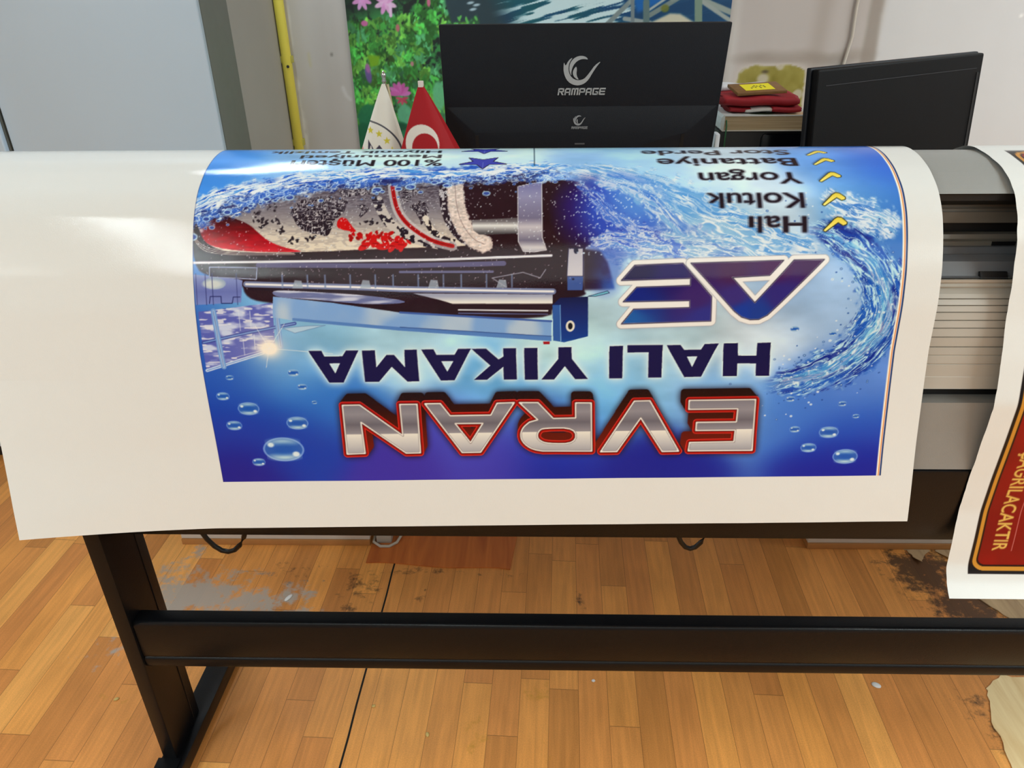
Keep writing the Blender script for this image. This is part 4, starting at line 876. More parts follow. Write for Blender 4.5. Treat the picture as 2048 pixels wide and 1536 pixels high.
# ------------------------------------------------------------------ the two printed vinyl sheets
XR, SB = .534, .0811                      # right edge of the blue print, height of its lower edge along the sheet
def sheet_point(p, s):
    """p metres left of the print's right edge, s metres up from the sheet's lower edge"""
    Y = np.interp(s, S1, Q1[:, 0]); Z = np.interp(s, S1, Q1[:, 1])
    X = XR - p + .0105 * np.clip((.95 - Z) / .2, 0, 1.4)
    fade = 1 / (1 + np.exp((s - .33) / .06))
    Y = Y + (.011 - .0255 * p) * fade - .03 * np.clip((p - 1.05) / .35, 0, 1) ** 1.5 * np.clip(1 - s / .25, 0, 1)
    Y = Y + .0012 * (fbm(p * 5, s * 6, 3) - .5) * np.clip(1 - s / .5, 0, 1) * 2
    Z = Z + .0012 * (fbm(p * 2, s * 40, 4, 2) - .5) * sstep(.45, .6, s) * sstep(1.0, 1.1, p)
    return np.stack([X, Y, Z], -1)

def banner_text(txt, p0, p1, q0, h):
    V, E = glyph_segs(txt, 0.)
    x0, x1 = V[:, 0].min(), V[:, 0].max(); sx = (p1 - p0) / (x1 - x0); sy = h / _cap
    return np.stack([p0 + (E[:, 0] - x0) * sx, q0 - E[:, 1] * sy, p0 + (E[:, 2] - x0) * sx, q0 - E[:, 3] * sy], 1)

bc = paint_banner(banner_text)
ps = np.r_[np.linspace(-58.5, -9, 8)[:-1], np.arange(-9, 1030.6, .9), 1031.2, np.linspace(1045, 1400, 36)] / 1000
qs = np.r_[np.linspace(-81.1, -3, 14)[:-1], np.arange(-1.4, 330, .85), np.arange(330, 440, 1.0), np.arange(440, 520, 1.5), np.arange(520, 612, 2.0), np.linspace(614, 720, 16)] / 1000
GP, GQ = np.meshgrid(ps, qs)
C = bc.sample(GP * 1000, GQ * 1000)
paper = rgb(229, 231, 229)
g_ = C.mean(-1, keepdims=True); C = np.clip(g_ + (C - g_) * 1.18, 0, 1)
C[(GP < -.0088) | (GP > 1.0302) | (GQ < 0) | (GQ > .665)] = paper
M_vinyl = painted('glossy_printed_vinyl', .075, .3, .45, (1000, 900, 200), 0, .00018)
lim = 1.358 + .042 * sstep(.22, .52, GQ + SB)                  # the left cut edge runs a little aslant
GP = np.where(GP > 1.05, 1.045 + (GP - 1.045) * (lim - 1.045) / .355, GP)
o = grid_mesh('printed_vinyl_sheet', sheet_point(GP, GQ + SB), C, M_vinyl, flip=True)
tag(o, 'blue water-themed advertising print upside down on wide white glossy vinyl, draped over the printer', 'printed sheet')

S2, Q2 = smooth_profile([(.9405, .5255), (.9475, .5315), (.962, .5464), (.974, .5685), (.9807, .617), (.9900, .67), (.9919, .731), (.9915, .807), (.9925, .8706), (1.010, .937), (1.029, .993), (1.0435, 1.05), (1.061, 1.1037), (1.078, 1.136), (1.0967, 1.160), (1.12, 1.1765), (1.154, 1.190), (1.1966, 1.1975), (1.235, 1.2005), (1.262, 1.197), (1.295, 1.184), (1.34, 1.15)], 1200, .016)
SB2 = .0
def paint_notice():
    c = Canvas(-1, -1, 420, 800, .55)     # millimetres from the sheet's lower left corner
    c.a[:] = paper
    z = lambda h: float(np.interp(h, Q2[:, 1], S2)) * 1000
    b0, b1, b2, b3 = z(.556), z(.561), z(.5672), z(.5705)
    def rr(x0, y0, x1, y1, r):
        P = []
        for cx, cy, a0 in ((x1 - r, y1 - r, 0), (x0 + r, y1 - r, 90), (x0 + r, y0 + r, 180), (x1 - r, y0 + r, 270)):
            P += [(cx + r * math.cos(math.radians(a0 + t)), cy + r * math.sin(math.radians(a0 + t))) for t in range(0, 91, 10)]
        return P
    top = 790
    c.poly([(35.2, b0), (384.8, b0), (384.8, top), (35.2, top)], rgb(20, 14, 16))
    c.poly(rr(40.6, b1, 379.4, top - 5, 20), rgb(205, 143, 52)); c.poly(rr(46.4, b2, 373.6, top - 11, 15.5), rgb(36, 8, 10))
    c.poly(rr(49.2, b3, 370.8, top - 13, 13.5), lambda X, Y: rgb(148, 4, 10) + (rgb(122, 6, 10) - rgb(148, 4, 10)) * sstep(.3, .7, fbm(X / 90, Y / 120, 4))[..., None])
    V, E = glyph_segs('\u00c7A\u011eRILACAKTIR', 0.)
    x0, x1 = V[:, 0].min(), V[:, 0].max(); L = z(.788) - z(.598); k = L / (x1 - x0); h = 22 / _cap
    sg = np.stack([68.6 + E[:, 1] * h, z(.788) - (E[:, 0] - x0) * k, 68.6 + E[:, 3] * h, z(.788) - (E[:, 2] - x0) * k], 1)
    b, m = c.cov(sg, pad=3); m = fatten(m, 2, 3); c.put(b, np.clip(c.blur(m, 1.2) * 1.2, 0, 1), rgb(60, 6, 10), .6); c.put(b, m, rgb(226, 186, 92))
    c.stroke([(100.3, z(.597)), (100.3, z(.80))], .9, rgb(232, 170, 160))
    return c
nc = paint_notice()
ps = np.r_[np.linspace(0, 34, 8), np.arange(35, 128, .8), np.linspace(130, 420, 30)] / 1000
ss = np.r_[np.arange(0, .34, .0012), np.arange(.34, .62, .003), np.linspace(.62, S2[-1], 60)]
GP, GS = np.meshgrid(ps, ss)
wob = .0012 * (fbm(GS * 60, GS * 0 + 2, 8, 2) - .5) * np.clip(1 - GP / .03, 0, 1)
P = np.stack([.70 + GP + wob, np.interp(GS, S2, Q2[:, 0]), np.interp(GS, S2, Q2[:, 1])], -1)
M_satin = painted('satin_printed_vinyl', .3, .28, .25, (900, 900, 220), 0, .0003)
tag(grid_mesh('printed_vinyl_sheet', P, nc.sample(GP * 1000, GS * 1000), M_satin), 'dark red notice with gold frame and sideways gold capitals, at the printer\'s right end', 'printed sheet')
# ------------------------------------------------------------------ wall picture: garden pond
def paint_pond():
    c = Canvas(-.65, .80, .70, 1.50, .0022)
    W = lambda x, y: ((x - 1064) * (.001717 + y * 5.4e-7), 1.371 - y * .001687)
    X, Y = c.grid()
    n = fbm(X * 46, Y * 46, 3, 4)[..., None]
    c.a = rgb(26, 40, 38) + (rgb(58, 140, 74) - rgb(26, 40, 38)) * (sstep(.38, .6, n) * np.clip(1 - sstep(1.27, 1.36, Y - .25 * (X + .65)), .15, 1)[..., None])
    rs = np.random.RandomState(7)
    cl = [(-.65 + .021 * i + rs.uniform(-.012, .012), .84 + .021 * j + rs.uniform(-.012, .012)) for i in range(23) for j in range(25)]; rs.shuffle(cl)
    for k in range(6900):
        if k % 12 == 0:
            q = cl[(k // 12) % len(cl)]; tone = rs.rand(); hue = rs.rand()
        x = q[0] + rs.normal(0, .011); y = q[1] + rs.normal(0, .011)
        if fbm(np.array([x * 9.]), np.array([y * 9.]), 40, 2)[0] < .30: continue
        if y > 1.30 + .10 * (x + .65) and x < -.40: continue
        base = rgb(84, 196, 84) if hue < .5 else (rgb(128, 216, 88) if hue < .78 else rgb(104, 208, 136))
        c.ell(x, y, rs.uniform(.006, .013), rs.uniform(.003, .0058), np.clip(base * (.36 + .8 * tone * rs.uniform(.6, 1.2)), 0, 1), .9, .002, math.radians(90 + rs.normal(0, 38)))
    # open water to the right of the bank
    bank = [W(888, -80), W(893, 10), W(905, 45), W(940, 42), W(955, 30), W(965, 60), W(985, 300), W(1480, 300), W(1480, -80)]
    b, m = c.poly(bank, rgb(44, 66, 76), 1, .004); Xg, Yg = c.grid(b)
    k = sstep(-.15, -.02, Xg + (Yg - 1.33) * .5)
    sk = (Yg - .22 * Xg); r = fbm(Xg * 9, sk * 95, 12, 3); dens = .53 - .16 * sstep(-.10, .10, Xg) + .22 * sstep(.22, .36, Xg)
    wat = rgb(20, 92, 108) + (rgb(12, 70, 120) - rgb(20, 92, 108)) * sstep(.4, .6, fbm(Xg * 5, Yg * 8, 31))[..., None]
    c.put(b, m * k, wat); c.put(b, m * k * sstep(dens - .06, dens + .02, r), rgb(206, 236, 244))
    for _ in range(16):
        x, y = W(rs.uniform(905, 958), rs.uniform(30, 70)); c.ell(x, y, .008, .004, rgb(104, 200, 96), .95, .002, rs.uniform(.6, 2.2))
    for x, y in ((943, 8), (955, 12), (948, 20)): c.ell(*W(x, y), .012, .004, rgb(190, 220, 235), .9, .003, .15)
    # grey foot bridge
    c.poly([W(1290, -60), W(1480, -60), W(1480, 140), W(1400, 120), W(1260, 60)], rgb(10, 66, 112), .95, .006)
    c.poly([W(1250, -60), W(1330, -60), W(1330, 8), W(1275, 30)], rgb(12, 104, 190), .9, .006)
    c.poly([W(1300, 48), W(1340, 31), W(1360, 32), W(1400, 55), W(1400, 200), W(1290, 200)], rgb(205, 204, 184), 1, .003)
    for a, d, w_, cc in (((1210, 55), (1262, 8), .016, (128, 146, 150)), ((1262, 10), (1300, -40), .014, (140, 158, 160)), ((1296, 26), (1345, -4), .008, (170, 182, 184)), ((1300, 34), (1370, -4), .016, (122, 140, 140)), ((1345, 5), (1400, -8), .016, (132, 150, 148)), ((1405, 8), (1460, 30), .018, (150, 164, 160)), ((1400, 8), (1458, 45), .013, (160, 172, 170)), ((1250, 40), (1300, 48), .014, (150, 165, 168))):
        c.stroke([W(*a), W(*d)], w_, rgb(*cc), soft=.003)
    for x, w_, t, cc in ((1266, .013, -60, (118, 134, 142)), (1293, .022, 10, (96, 122, 124)), (1396, .026, -60, (122, 148, 134))): c.stroke([W(x, t), W(x, 120)], w_, rgb(*cc), soft=.002)
    c.ell(*W(1330, 22), .014, .012, rgb(110, 120, 50), .9, .006)
    # blossoms and pads
    def flower(x, y, r, a, d, n=7, spread=150, up=90):
        for k in range(n):
            t = math.radians(up - spread / 2 + spread * k / (n - 1)); px, py = W(x, y)
            c.ell(px + math.cos(t) * r * .55, py + math.sin(t) * r * .55, r * .62, r * .24, a + (d - a) * ((k * 3) % n) / n, .95, .002, t)
    P1, P2 = rgb(226, 150, 214), rgb(196, 84, 160)
    flower(724, 0, .030, rgb(222, 168, 226), P1, 8, 330, 270); flower(772, 6, .034, P1, rgb(236, 200, 232), 8, 330, 270); c.stroke([W(782, 10), W(783, 30)], .011, rgb(232, 196, 232))
    flower(801, 182, .036, rgb(214, 120, 196), P2, 7, 170, 90); flower(806, 192, .020, rgb(206, 80, 110), rgb(180, 60, 90), 5, 200, 270)
    for x, y, rx, ry, cc in ((859, 6, .006, .014, (214, 110, 150)), (730, 44, .012, .009, (206, 104, 168)), (797, 53, .007, .012, (190, 110, 120)), (826, 122, .006, .008, (190, 130, 140))): c.ell(*W(x, y), rx, ry, rgb(*cc), .95, .003)
    c.ell(*W(738, 142), .011, .030, rgb(112, 92, 160), .95, .004, .12); c.ell(*W(737, 130), .008, .016, rgb(176, 110, 176), .9, .004, .12)
    c.poly([W(736, 104), W(762, 106), W(758, 125), W(742, 128)], rgb(122, 176, 34), .95, .004)
    for x, y, rx, ry, cc in ((740, 232, .040, .05, (36, 122, 84)), (730, 270, .03, .05, (28, 104, 72)), (812, 224, .028, .035, (98, 178, 140)), (880, 186, .022, .05, (104, 190, 140)), (800, 262, .05, .04, (36, 120, 84)), (792, 250, .05, .016, (24, 84, 58))): c.ell(*W(x, y), rx, ry, rgb(*cc), .92, .006)
    return c
pc = paint_pond()
GX, GZ = np.meshgrid(np.linspace(-.642, .686, 530), np.r_[np.linspace(.802, 1.46, 262), 1.60, 1.9])
C = pc.sample(GX, np.minimum(GZ, 1.499))
tag(grid_mesh('wall_picture', np.stack([GX, 0 * GX + 2.889, GZ], -1), C, painted('printed_wall_paper', .45, .4)), 'large garden pond picture with lotus flowers and footbridge, pasted on back wall', 'wall picture')

# ------------------------------------------------------------------ pipe, cable, grey cabinets
M_yel = mat('yellow_gas_paint', (236, 224, 92), .4, var=.12, scale=8)
pp = thing('gas_pipe', (-.868, 2.868, 0), 'yellow painted pipe running up the wall corner', 'pipe')
B().tube([(-.866, 2.865, 0), (-.866, 2.865, 2.75)], .0175, 18).build('pipe', M_yel, pp, smooth=True)
for z in (.9, 1.185, 1.9): B().box(-.886, 2.858, z - .012, -.8465, 2.889, z + .012).build('bracket', mat('painted_bracket', (196, 190, 80), .5), pp, .003)
B().tube([(-.8600, 2.8490, 1.163), (-.8590, 2.8455, 1.164)], .005, 10).build('screw', M_black, pp)
M_wire = mat('white_cable_sheath', (196, 190, 180), .5)
tag(B().tube([(1.122, 2.892, 2.2), (1.118, 2.892, 1.5), (1.112, 2.891, 1.33), (1.116, 2.891, 1.24), (1.104, 2.891, 1.15), (1.096, 2.890, 1.0), (1.10, 2.892, .7)], .0055, 8).build('wall_cable', M_wire, smooth=True), 'thin white cable running down the back wall', 'cable')
M_cab = mat('pale_grey_enamel', (188, 206, 222), .42, var=.03, scale=3, bump=.25, bscale=3.5)
M_cabside = mat('shaded_enamel_side', (118, 122, 116), .5)  # darker copy of the enamel, the side's shade put into its colour
def cabinet(x0, x1, y0, y1, label):
    t = thing('metal_cabinet', ((x0 + x1) / 2, (y0 + y1) / 2, 0), label, 'cabinet', None)
    B().box(x0, y0 + .022, .05, x1, y1, 2.0).build('body', M_cabside, t, .004)
    d = B().box(x0 + .001, y0, .06, x1 - .001, y0 + .020, 1.99).build('door', M_cab, t, .006, 3)
    B().box(x0, y0 + .04, 0, x1, y1, .05).build('plinth', M_black, t)
    B().tube([(x0 + .05, y0 - .03, .95), (x0 + .05, y0 - .03, 1.08 - .3)], .006, 8).build('handle', M_alu, d, smooth=True)
    return t
cabinet(-1.434, -.842, 2.10, 2.31, 'tall plain light grey metal cabinet behind the left end of the printer')
cabinet(-2.04, -1.440, 2.08, 2.31, 'grey cabinet cut off by the left edge of the picture')

# ------------------------------------------------------------------ desk
M_white = mat('white_melamine', (206, 202, 198), .45)
M_edge = mat('beech_edge_band', (176, 122, 70), .45, var=.12, scale=40)
dk = thing('office_desk', (.1, 1.85, 0), 'white desk with wood edging standing behind the printer', 'desk')
B().box(-1.06, 1.64, .722, 1.50, 2.075, .75).build('desktop', M_white, dk, .003)
B().box(-1.06, 1.636, .722, 1.50, 1.6395, .75).build('edge_band', M_edge, dk)
for x0, x1 in ((-1.010, -.462), (.788, 1.45)):
    q = B().box(x0, 1.668, .020, x1, 2.06, .7215).build('pedestal', M_white, dk, .002)
    B().box(x0, 1.664, .001, x1, 2.06, .0195).build('base_board', M_edge, q, .001)

# ------------------------------------------------------------------ monitors (local frame: x right, y away from us, z up from desk)
M_mon = mat('black_textured_plastic', (17, 21, 29), .5, spec=.3, var=.08, bump=.25, bscale=900)
M_mon2 = mat('black_matt_plastic', (9, 9, 11), .5, spec=.12, var=.1, bump=.2, bscale=900)
M_logo = mat('silver_print', (176, 180, 184), .45)
M_port = mat('port_black', (6, 6, 8), .6)
def logo_mesh(scale, cx, cz, yf):
    """ring-shaped emblem above a slanted wordmark; outlines in the units of the emblem"""
    S_ = [[(355, 270), (385, 350), (440, 240), (520, 190), (455, 280), (440, 370), (450, 450), (490, 530), (560, 585), (650, 600), (740, 575), (800, 510), (860, 430), (930, 330), (1045, 255), (960, 360), (890, 470), (830, 580), (760, 650), (680, 685), (600, 690), (520, 670), (440, 620), (385, 540), (352, 440), (348, 350)],
          [(500, 520), (462, 440), (455, 350), (480, 270), (540, 205), (620, 170), (700, 168), (765, 190), (800, 235), (740, 222), (670, 225), (600, 255), (545, 310), (510, 380), (495, 450)],
          [(582, 345), (600, 400), (592, 480), (610, 540), (645, 588), (590, 570), (545, 530), (522, 470), (535, 410)]]
    b = B(); f = lambda d: (lambda x, z: (cx + (x - 700) * scale, yf + d, cz - (z - 500) * scale))
    for P in S_: b.prism([tuple(v) for v in chaikin(P, 1)], f(0), f(-.0012))
    T = 26                                             # stroke of the block capitals; letter box 112 x 128
    bars = {'R': [(0, 0, T, 128), (0, 0, 112, T), (86, 0, 112, 76), (0, 54, 112, 76), ((46, 70), (78, 70), (116, 128), (82, 128))],
            'A': [((0, 30), (T, 30), (T, 128), (0, 128)), ((22, 0), (108, 0), (108, T), (0, 32)), (84, 0, 110, 128), (0, 66, 110, 88)],
            'M': [(0, 0, T, 128), (0, 0, 130, T), (52, 0, 78, 128), (104, 8, 130, 128)],
            'P': [(0, 0, T, 128), (0, 0, 112, T), (86, 0, 112, 84), (0, 62, 112, 84)],
            'G': [(0, 8, T, 120), (8, 0, 112, T), (8, 102, 112, 128), (86, 58, 112, 128), (56, 58, 112, 80)],
            'E': [(0, 8, T, 120), (8, 0, 114, T), (8, 52, 108, 75), (8, 102, 114, 128)]}
    x = 250
    for ch in 'RAMPAGE':
        for q in bars[ch]:
            P = q if isinstance(q[0], tuple) else [(q[0], q[1]), (q[2], q[1]), (q[2], q[3]), (q[0], q[3])]
            b.prism([(x + u + (128 - v) * .12, 738 + v) for u, v in P], f(0), f(-.0011))
        x += (130 if ch == 'M' else 112) + 15
    return b

# big monitor, seen from behind, leaning its top towards us
mo = thing('computer_monitor', (.11, 1.80, .75), 'wide black monitor seen from behind, white emblem on its back, against the pond picture', 'computer monitor')
top, bot = .606, .235
def my(z): return -.100 + (top - z) * .21            # leaning back panel
def slab(b, x0, x1, z0, z1, d0, d1):
    return b.hexa([(x0, my(z0) + d0, z0), (x1, my(z0) + d0, z0), (x1, my(z0) + d1, z0), (x0, my(z0) + d1, z0), (x0, my(z1) + d0, z1), (x1, my(z1) + d0, z1), (x1, my(z1) + d1, z1), (x0, my(z1) + d1, z1)])
slab(B(), -.300, .300, bot, top, 0, .012).build('back_panel', M_mon, mo, .003, 2, local=True)
slab(B(), -.300, .300, bot, top, .0125, .020).build('screen_bezel', M_port, mo, .002, 2, local=True)
hz0, hz1 = .245, .440
DEP = .022
def hy(z): return -DEP * float(np.clip((hz1 - z) / .052, 0, 1))
b = B(); F0 = [(-.296, hz1), (.296, hz1), (.235, hz1 - .052), (-.235, hz1 - .052)]
v = [b.bm.verts.new((x, my(z) - .0004, z)) for x, z in F0[:2]] + [b.bm.verts.new((x, my(z) - DEP, z)) for x, z in F0[2:]] + [b.bm.verts.new((-.235, my(hz0) - DEP, hz0)), b.bm.verts.new((.235, my(hz0) - DEP, hz0)), b.bm.verts.new((.296, my(hz0) - .0004, hz0)), b.bm.verts.new((-.296, my(hz0) - .0004, hz0))]
for f in ((0, 1, 2, 3), (3, 2, 5, 4), (1, 6, 5, 2), (0, 3, 4, 7), (4, 5, 6, 7)): b.bm.faces.new([v[i] for i in f])
hs = b.build('lower_housing', M_mon, mo, .002, 2, local=True)
for x in (-.233, .222):
    slab(B(), x, x + .007, hz0, hz1 - .058, -DEP - .0005, -DEP + .004).build('groove', M_port, hs, local=True)
for k in range(3): slab(B(), -.268, -.249, .335 + .015 * -k, .341 + .015 * -k, -.0068, -.003).build('port_mark', mat('faint_port_label', (42, 44, 50), .6), hs, local=True)
slab(B(), -.012, .010, .372 - .012, .3635, -DEP - .0008, -DEP + .002).build('port_label', mat('grey_port_label', (84, 86, 90), .6), hs, local=True)
def lean(o, dz=0):                                   # lay a flat upright mesh onto the leaning back
    for q in o.data.vertices: q.co.y += my(q.co.z) + (hy(q.co.z) if dz else 0)
    return o
lean(logo_mesh(.000114, -.001, .506, -.0004).build('emblem', M_logo, mo, local=True))
lean(logo_mesh(.0000395, -.003, .409, -.0012).build('emblem', mat('dull_silver_print', (140, 142, 146), .5), hs, local=True), 1)
B().up([(-.05, -.02), (.05, -.02), (.04, .02), (-.04, .02)], .012, .30).build('stand_neck', M_mon, mo, .004, local=True)
B().up([(-.14, -.09), (.14, -.09), (.16, .10), (-.16, .10)], 0, .012).build('stand_base', M_mon, mo, .003, local=True)

# second monitor, turned; local x runs along its width
ang = math.atan2(.326, .510)
m2 = thing('computer_monitor', (.580, 1.65, .75), 'plain black monitor turned sideways in front of the bare wall, at right', 'computer monitor', None, ang)
def m2y(z): return (.519 - z) * -.10
def slab2(b, x0, x1, z0, z1, d0, d1, sh=.0):
    return b.hexa([(x0, m2y(z0) + d0, z0), (x1, m2y(z0) + d0, z0), (x1 + sh, m2y(z0) + d1, z0), (x0 - sh, m2y(z0) + d1, z0), (x0, m2y(z1) + d0, z1), (x1, m2y(z1) + d0, z1), (x1 + sh, m2y(z1) + d1, z1), (x0 - sh, m2y(z1) + d1, z1)])
slab2(B(), .004, .594, .14, .519, .0, .016).build('back_panel', M_mon2, m2, .005, 3, local=True)
slab2(B(), .000, .598, .135, .521, .0163, .028).build('screen_bezel', M_mon, m2, .004, 3, local=True)
slab2(B(), .030, .570, .4868, .4878, -.0012, .002).build('seam', mat('dull_seam', (48, 48, 54), .5), m2, local=True)
slab2(B(), .574, .582, .15, .478, -.0012, .002).build('vent_slot', M_port, m2, local=True)
B().up([(.26, .02), (.34, .02), (.33, .05), (.27, .05)], .012, .30).build('stand_neck', M_mon2, m2, .004, local=True)
B().up([(.22, -.06), (.42, -.06), (.42, .07), (.22, .07)], 0, .012).build('stand_base', M_mon2, m2, .003, local=True)

# ------------------------------------------------------------------ table flags
M_pole = mat('chromed_rod', (190, 190, 190), .2, metal=.9)
M_cloth = painted('satin_flag_cloth', .6, .3, .3, (500, 500, 500))
def flag(apex, left, right, bottom_z, paintf, label, tip, Y0):
    """outline measured at a depth of 1.75 m, built at depth Y0"""
    k = Y0 / 1.75; ax, ay, az = apex[0] * k, Y0, 1.45 - (1.45 - apex[2]) * k
    t = thing('table_flag', (ax, ay + .004, .75), label, 'flag')
    B().tube([(ax, ay + .004, .762), (ax, ay + .004, az + .001)], .003, 10).build('pole', M_pole, t, smooth=True)
    B().lathe([(.034, 0), (.034, .008), (.012, .012), (.006, .03)], (ax, ay + .004, .75), 24).build('base', M_pole, t, smooth=True)
    if tip: B().lathe([(.003, -.004), (.0055, 0), (.0035, .005), (.005, .010), (.0055, .014), (.003, .018), (.001, .021)], (ax, ay + .004, az + .004), 12).build('finial', M_pole, t, smooth=True)
    c = paintf()
    U, V = np.meshgrid(np.linspace(0, 1, 90), np.linspace(0, 1, 120))
    w = V ** .95
    xl = apex[0] - .004 + (left - apex[0] + .004) * w; xr = apex[0] + .003 + (right - apex[0] - .003) * w
    Xc = xl + (xr - xl) * U; Zc = apex[2] + (bottom_z - apex[2]) * V
    Yc = ay - .004 - .028 * w * np.sin(np.pi * np.clip(U * 1.1, 0, 1)) ** .8 - .0025 * w * np.sin(U * 9 + 1)
    grid_mesh('cloth', np.stack([Xc * k, Yc, 1.45 - (1.45 - Zc) * k], -1), c.sample(Xc, Zc), M_cloth, t)
    return t
def paint_white_flag():
    c = Canvas(-.46, .98, -.20, 1.27, .0007); c.a[:] = rgb(236, 232, 222)
    cx, cz, R = -.368, 1.085, .0765
    def arc(r, a0, a1, w_, col): c.stroke([(cx + r * math.cos(math.radians(a)), cz + r * math.sin(math.radians(a))) for a in np.linspace(a0, a1, 40)], w_, col)
    arc(R, -60, 110, .0032, rgb(70, 70, 80))
    for a in (81, 60, 38, 15):
        x, z = cx + .058 * math.cos(math.radians(a)), cz + .058 * math.sin(math.radians(a))
        c.poly([(x + (.0085 if k % 2 == 0 else .0036) * math.sin(math.pi * k / 5), z + (.0085 if k % 2 == 0 else .0036) * math.cos(math.pi * k / 5)) for k in range(10)], rgb(214, 200, 60))
    c.poly([(-.372, 1.050), (-.3655, 1.1225), (-.352, 1.100), (-.340, 1.112), (-.331, 1.100), (-.338, 1.094), (-.350, 1.096), (-.358, 1.085), (-.362, 1.05)], rgb(62, 56, 76))
    c.poly([(-.360, 1.112), (-.356, 1.098), (-.361, 1.086), (-.364, 1.10)], rgb(230, 226, 220))
    c.poly([(-.326, 1.095), (-.314, 1.080), (-.318, 1.04), (-.328, 1.06)], rgb(206, 40, 34))
    c.ell(-.383, 1.085, .006, .02, rgb(206, 70, 80), .8, .004)
    return c
def paint_red_flag():
    c = Canvas(-.34, .98, -.10, 1.27, .0007); c.a[:] = rgb(168, 16, 28)
    b, m = c.cov(segs_of([(-.2435 + .0385 * math.cos(a), 1.1125 + .042 * math.sin(a)) for a in np.linspace(0, 2 * math.pi, 60)], [(-.2375 + .0295 * math.cos(a), 1.103 + .033 * math.sin(a)) for a in np.linspace(0, 2 * math.pi, 60)]))
    c.put(b, m, rgb(232, 224, 216)); return c
wf = flag((-.322, 1.75, 1.238), -.400, -.272, 1.06, paint_white_flag, 'white table flag with yellow stars in a ring, left of the red flag', True, 1.715)
# the fold wrapped behind the white flag
U, V = np.meshgrid(np.linspace(0, 1, 12), np.linspace(0, 1, 40))
Xc = -.318 + U * .012 + (.006 + .016 * U) * V; Yc = 1.722 + .008 * np.sin(U * 6); Zc = 1.241 - V * .17
grid_mesh('rear_fold', np.stack([Xc, Yc, Zc], -1), np.ones(Xc.shape + (3,)) * rgb(206, 190, 156), M_cloth, wf)
tf = flag((-.2405, 1.75, 1.238), -.308, -.140, 1.06, paint_red_flag, 'red table flag with a white crescent, beside the big monitor', False, 1.675)
B().up([(-.236, 1.668), (-.226, 1.668), (-.224, 1.673), (-.235, 1.673)], 1.240, 1.2525).build('ribbon_tie', mat('white_ribbon', (226, 214, 208), .7), tf, .001)

# ------------------------------------------------------------------ things beside the right monitor
M_box = mat('dark_grey_case', (36, 36, 38), .45)
pcx = thing('desktop_computer', (.56, 1.97, .75), 'dark box under the white book, between the two monitors', 'computer')
B().box(.448, 1.866, .75, .68, 2.06, 1.1125).build('case', M_box, pcx, .006)
b = B(); R = .012; fr = [(.548 + R, .76), (.676, .76), (.676, 1.1075), (.548 + R, 1.1075), (.5515, 1.104), (.548, 1.0955), (.548, .772), (.5515, .7635)]
b.along_y(fr, 1.857, 1.8655).build('front_panel', mat('glossy_black_panel', (7, 8, 14), .15), pcx, .001)
bk = thing('book', (.55, 1.93, 1.113), 'thick white hardcover book with cream pages and green ribbon, below the red cloth', 'book', None)
def paint_cover():
    c = Canvas(.44, 1.83, .70, 2.05, .0012); c.a[:] = rgb(226, 232, 230)
    c.ell(.553, 1.876, .035, .013, rgb(84, 100, 74), 1, .003); c.ell(.553, 1.89, .008, .012, rgb(96, 100, 70)); c.ell(.482, 1.885, .005, .003, rgb(110, 120, 130)); c.poly([(.60, 1.86), (.645, 1.86), (.65, 1.90), (.61, 1.90)], rgb(222, 178, 112), 1, .006); c.ell(.585, 1.872, .016, .008, rgb(206, 160, 150), .9, .003)
    return c
cc_ = paint_cover()
GX, GY = np.meshgrid(np.linspace(.4545, .668, 150), np.linspace(1.858, 2.028, 110))
grid_mesh('front_cover', np.stack([GX, GY, 0 * GX + 1.1496], -1), cc_.sample(GX, GY), painted('glossy_book_cover', .3), bk)
B().box(.4535, 1.857, 1.1465, .669, 2.03, 1.1493).build('cover_board', mat('white_board', (224, 230, 230), .4), bk, .0006)
B().box(.4535, 1.857, 1.1128, .669, 2.03, 1.1152).build('back_cover', mat('white_board', (214, 216, 210), .4), bk, .0006)
B().along_y([(.4535, 1.1128), (.4485, 1.118), (.447, 1.131), (.4485, 1.144), (.4535, 1.1493), (.4565, 1.1465), (.4565, 1.1155)], 1.857, 2.03).build('spine', mat('pale_spine', (208, 222, 224), .4), bk)
def pages_mat():
    m, nt, p = new_mat('page_edges'); N, L = nt.nodes, nt.links
    tc = N.new('ShaderNodeTexCoord'); mp = N.new('ShaderNodeMapping'); mp.inputs['Scale'].default_value = (3, 3, 900); nz = N.new('ShaderNodeTexNoise'); nz.inputs['Scale'].default_value = 1
    L.new(tc.outputs['Object'], mp.inputs[0]); L.new(mp.outputs[0], nz.inputs['Vector']); r = N.new('ShaderNodeValToRGB'); L.new(nz.outputs['Fac'], r.inputs[0])
    r.color_ramp.elements[0].color = lin(150, 130, 98); r.color_ramp.elements[1].color = lin(206, 190, 156); r.color_ramp.elements[0].position = .3; r.color_ramp.elements[1].position = .7
    L.new(r.outputs[0], p.inputs['Base Color']); p.inputs['Roughness'].default_value = .8; return m
B().box(.4575, 1.860, 1.1153, .666, 2.026, 1.1464).build('pages', pages_mat(), bk)
B().tube([(.461, 1.8595, 1.138), (.462, 1.8555, 1.125), (.4615, 1.854, 1.108), (.4615, 1.8535, 1.06)], .0017, 8).build('ribbon_bookmark', mat('green_ribbon', (52, 110, 70), .6), bk, smooth=True)
rc = thing('folded_cloth', (.54, 1.93, 1.151), 'folded red cloth on the white book, under the yellow-labelled card', 'cloth')
M_red = mat('red_flag_cloth', (150, 20, 34), .75, var=.12, scale=40, bump=.3, bscale=120)
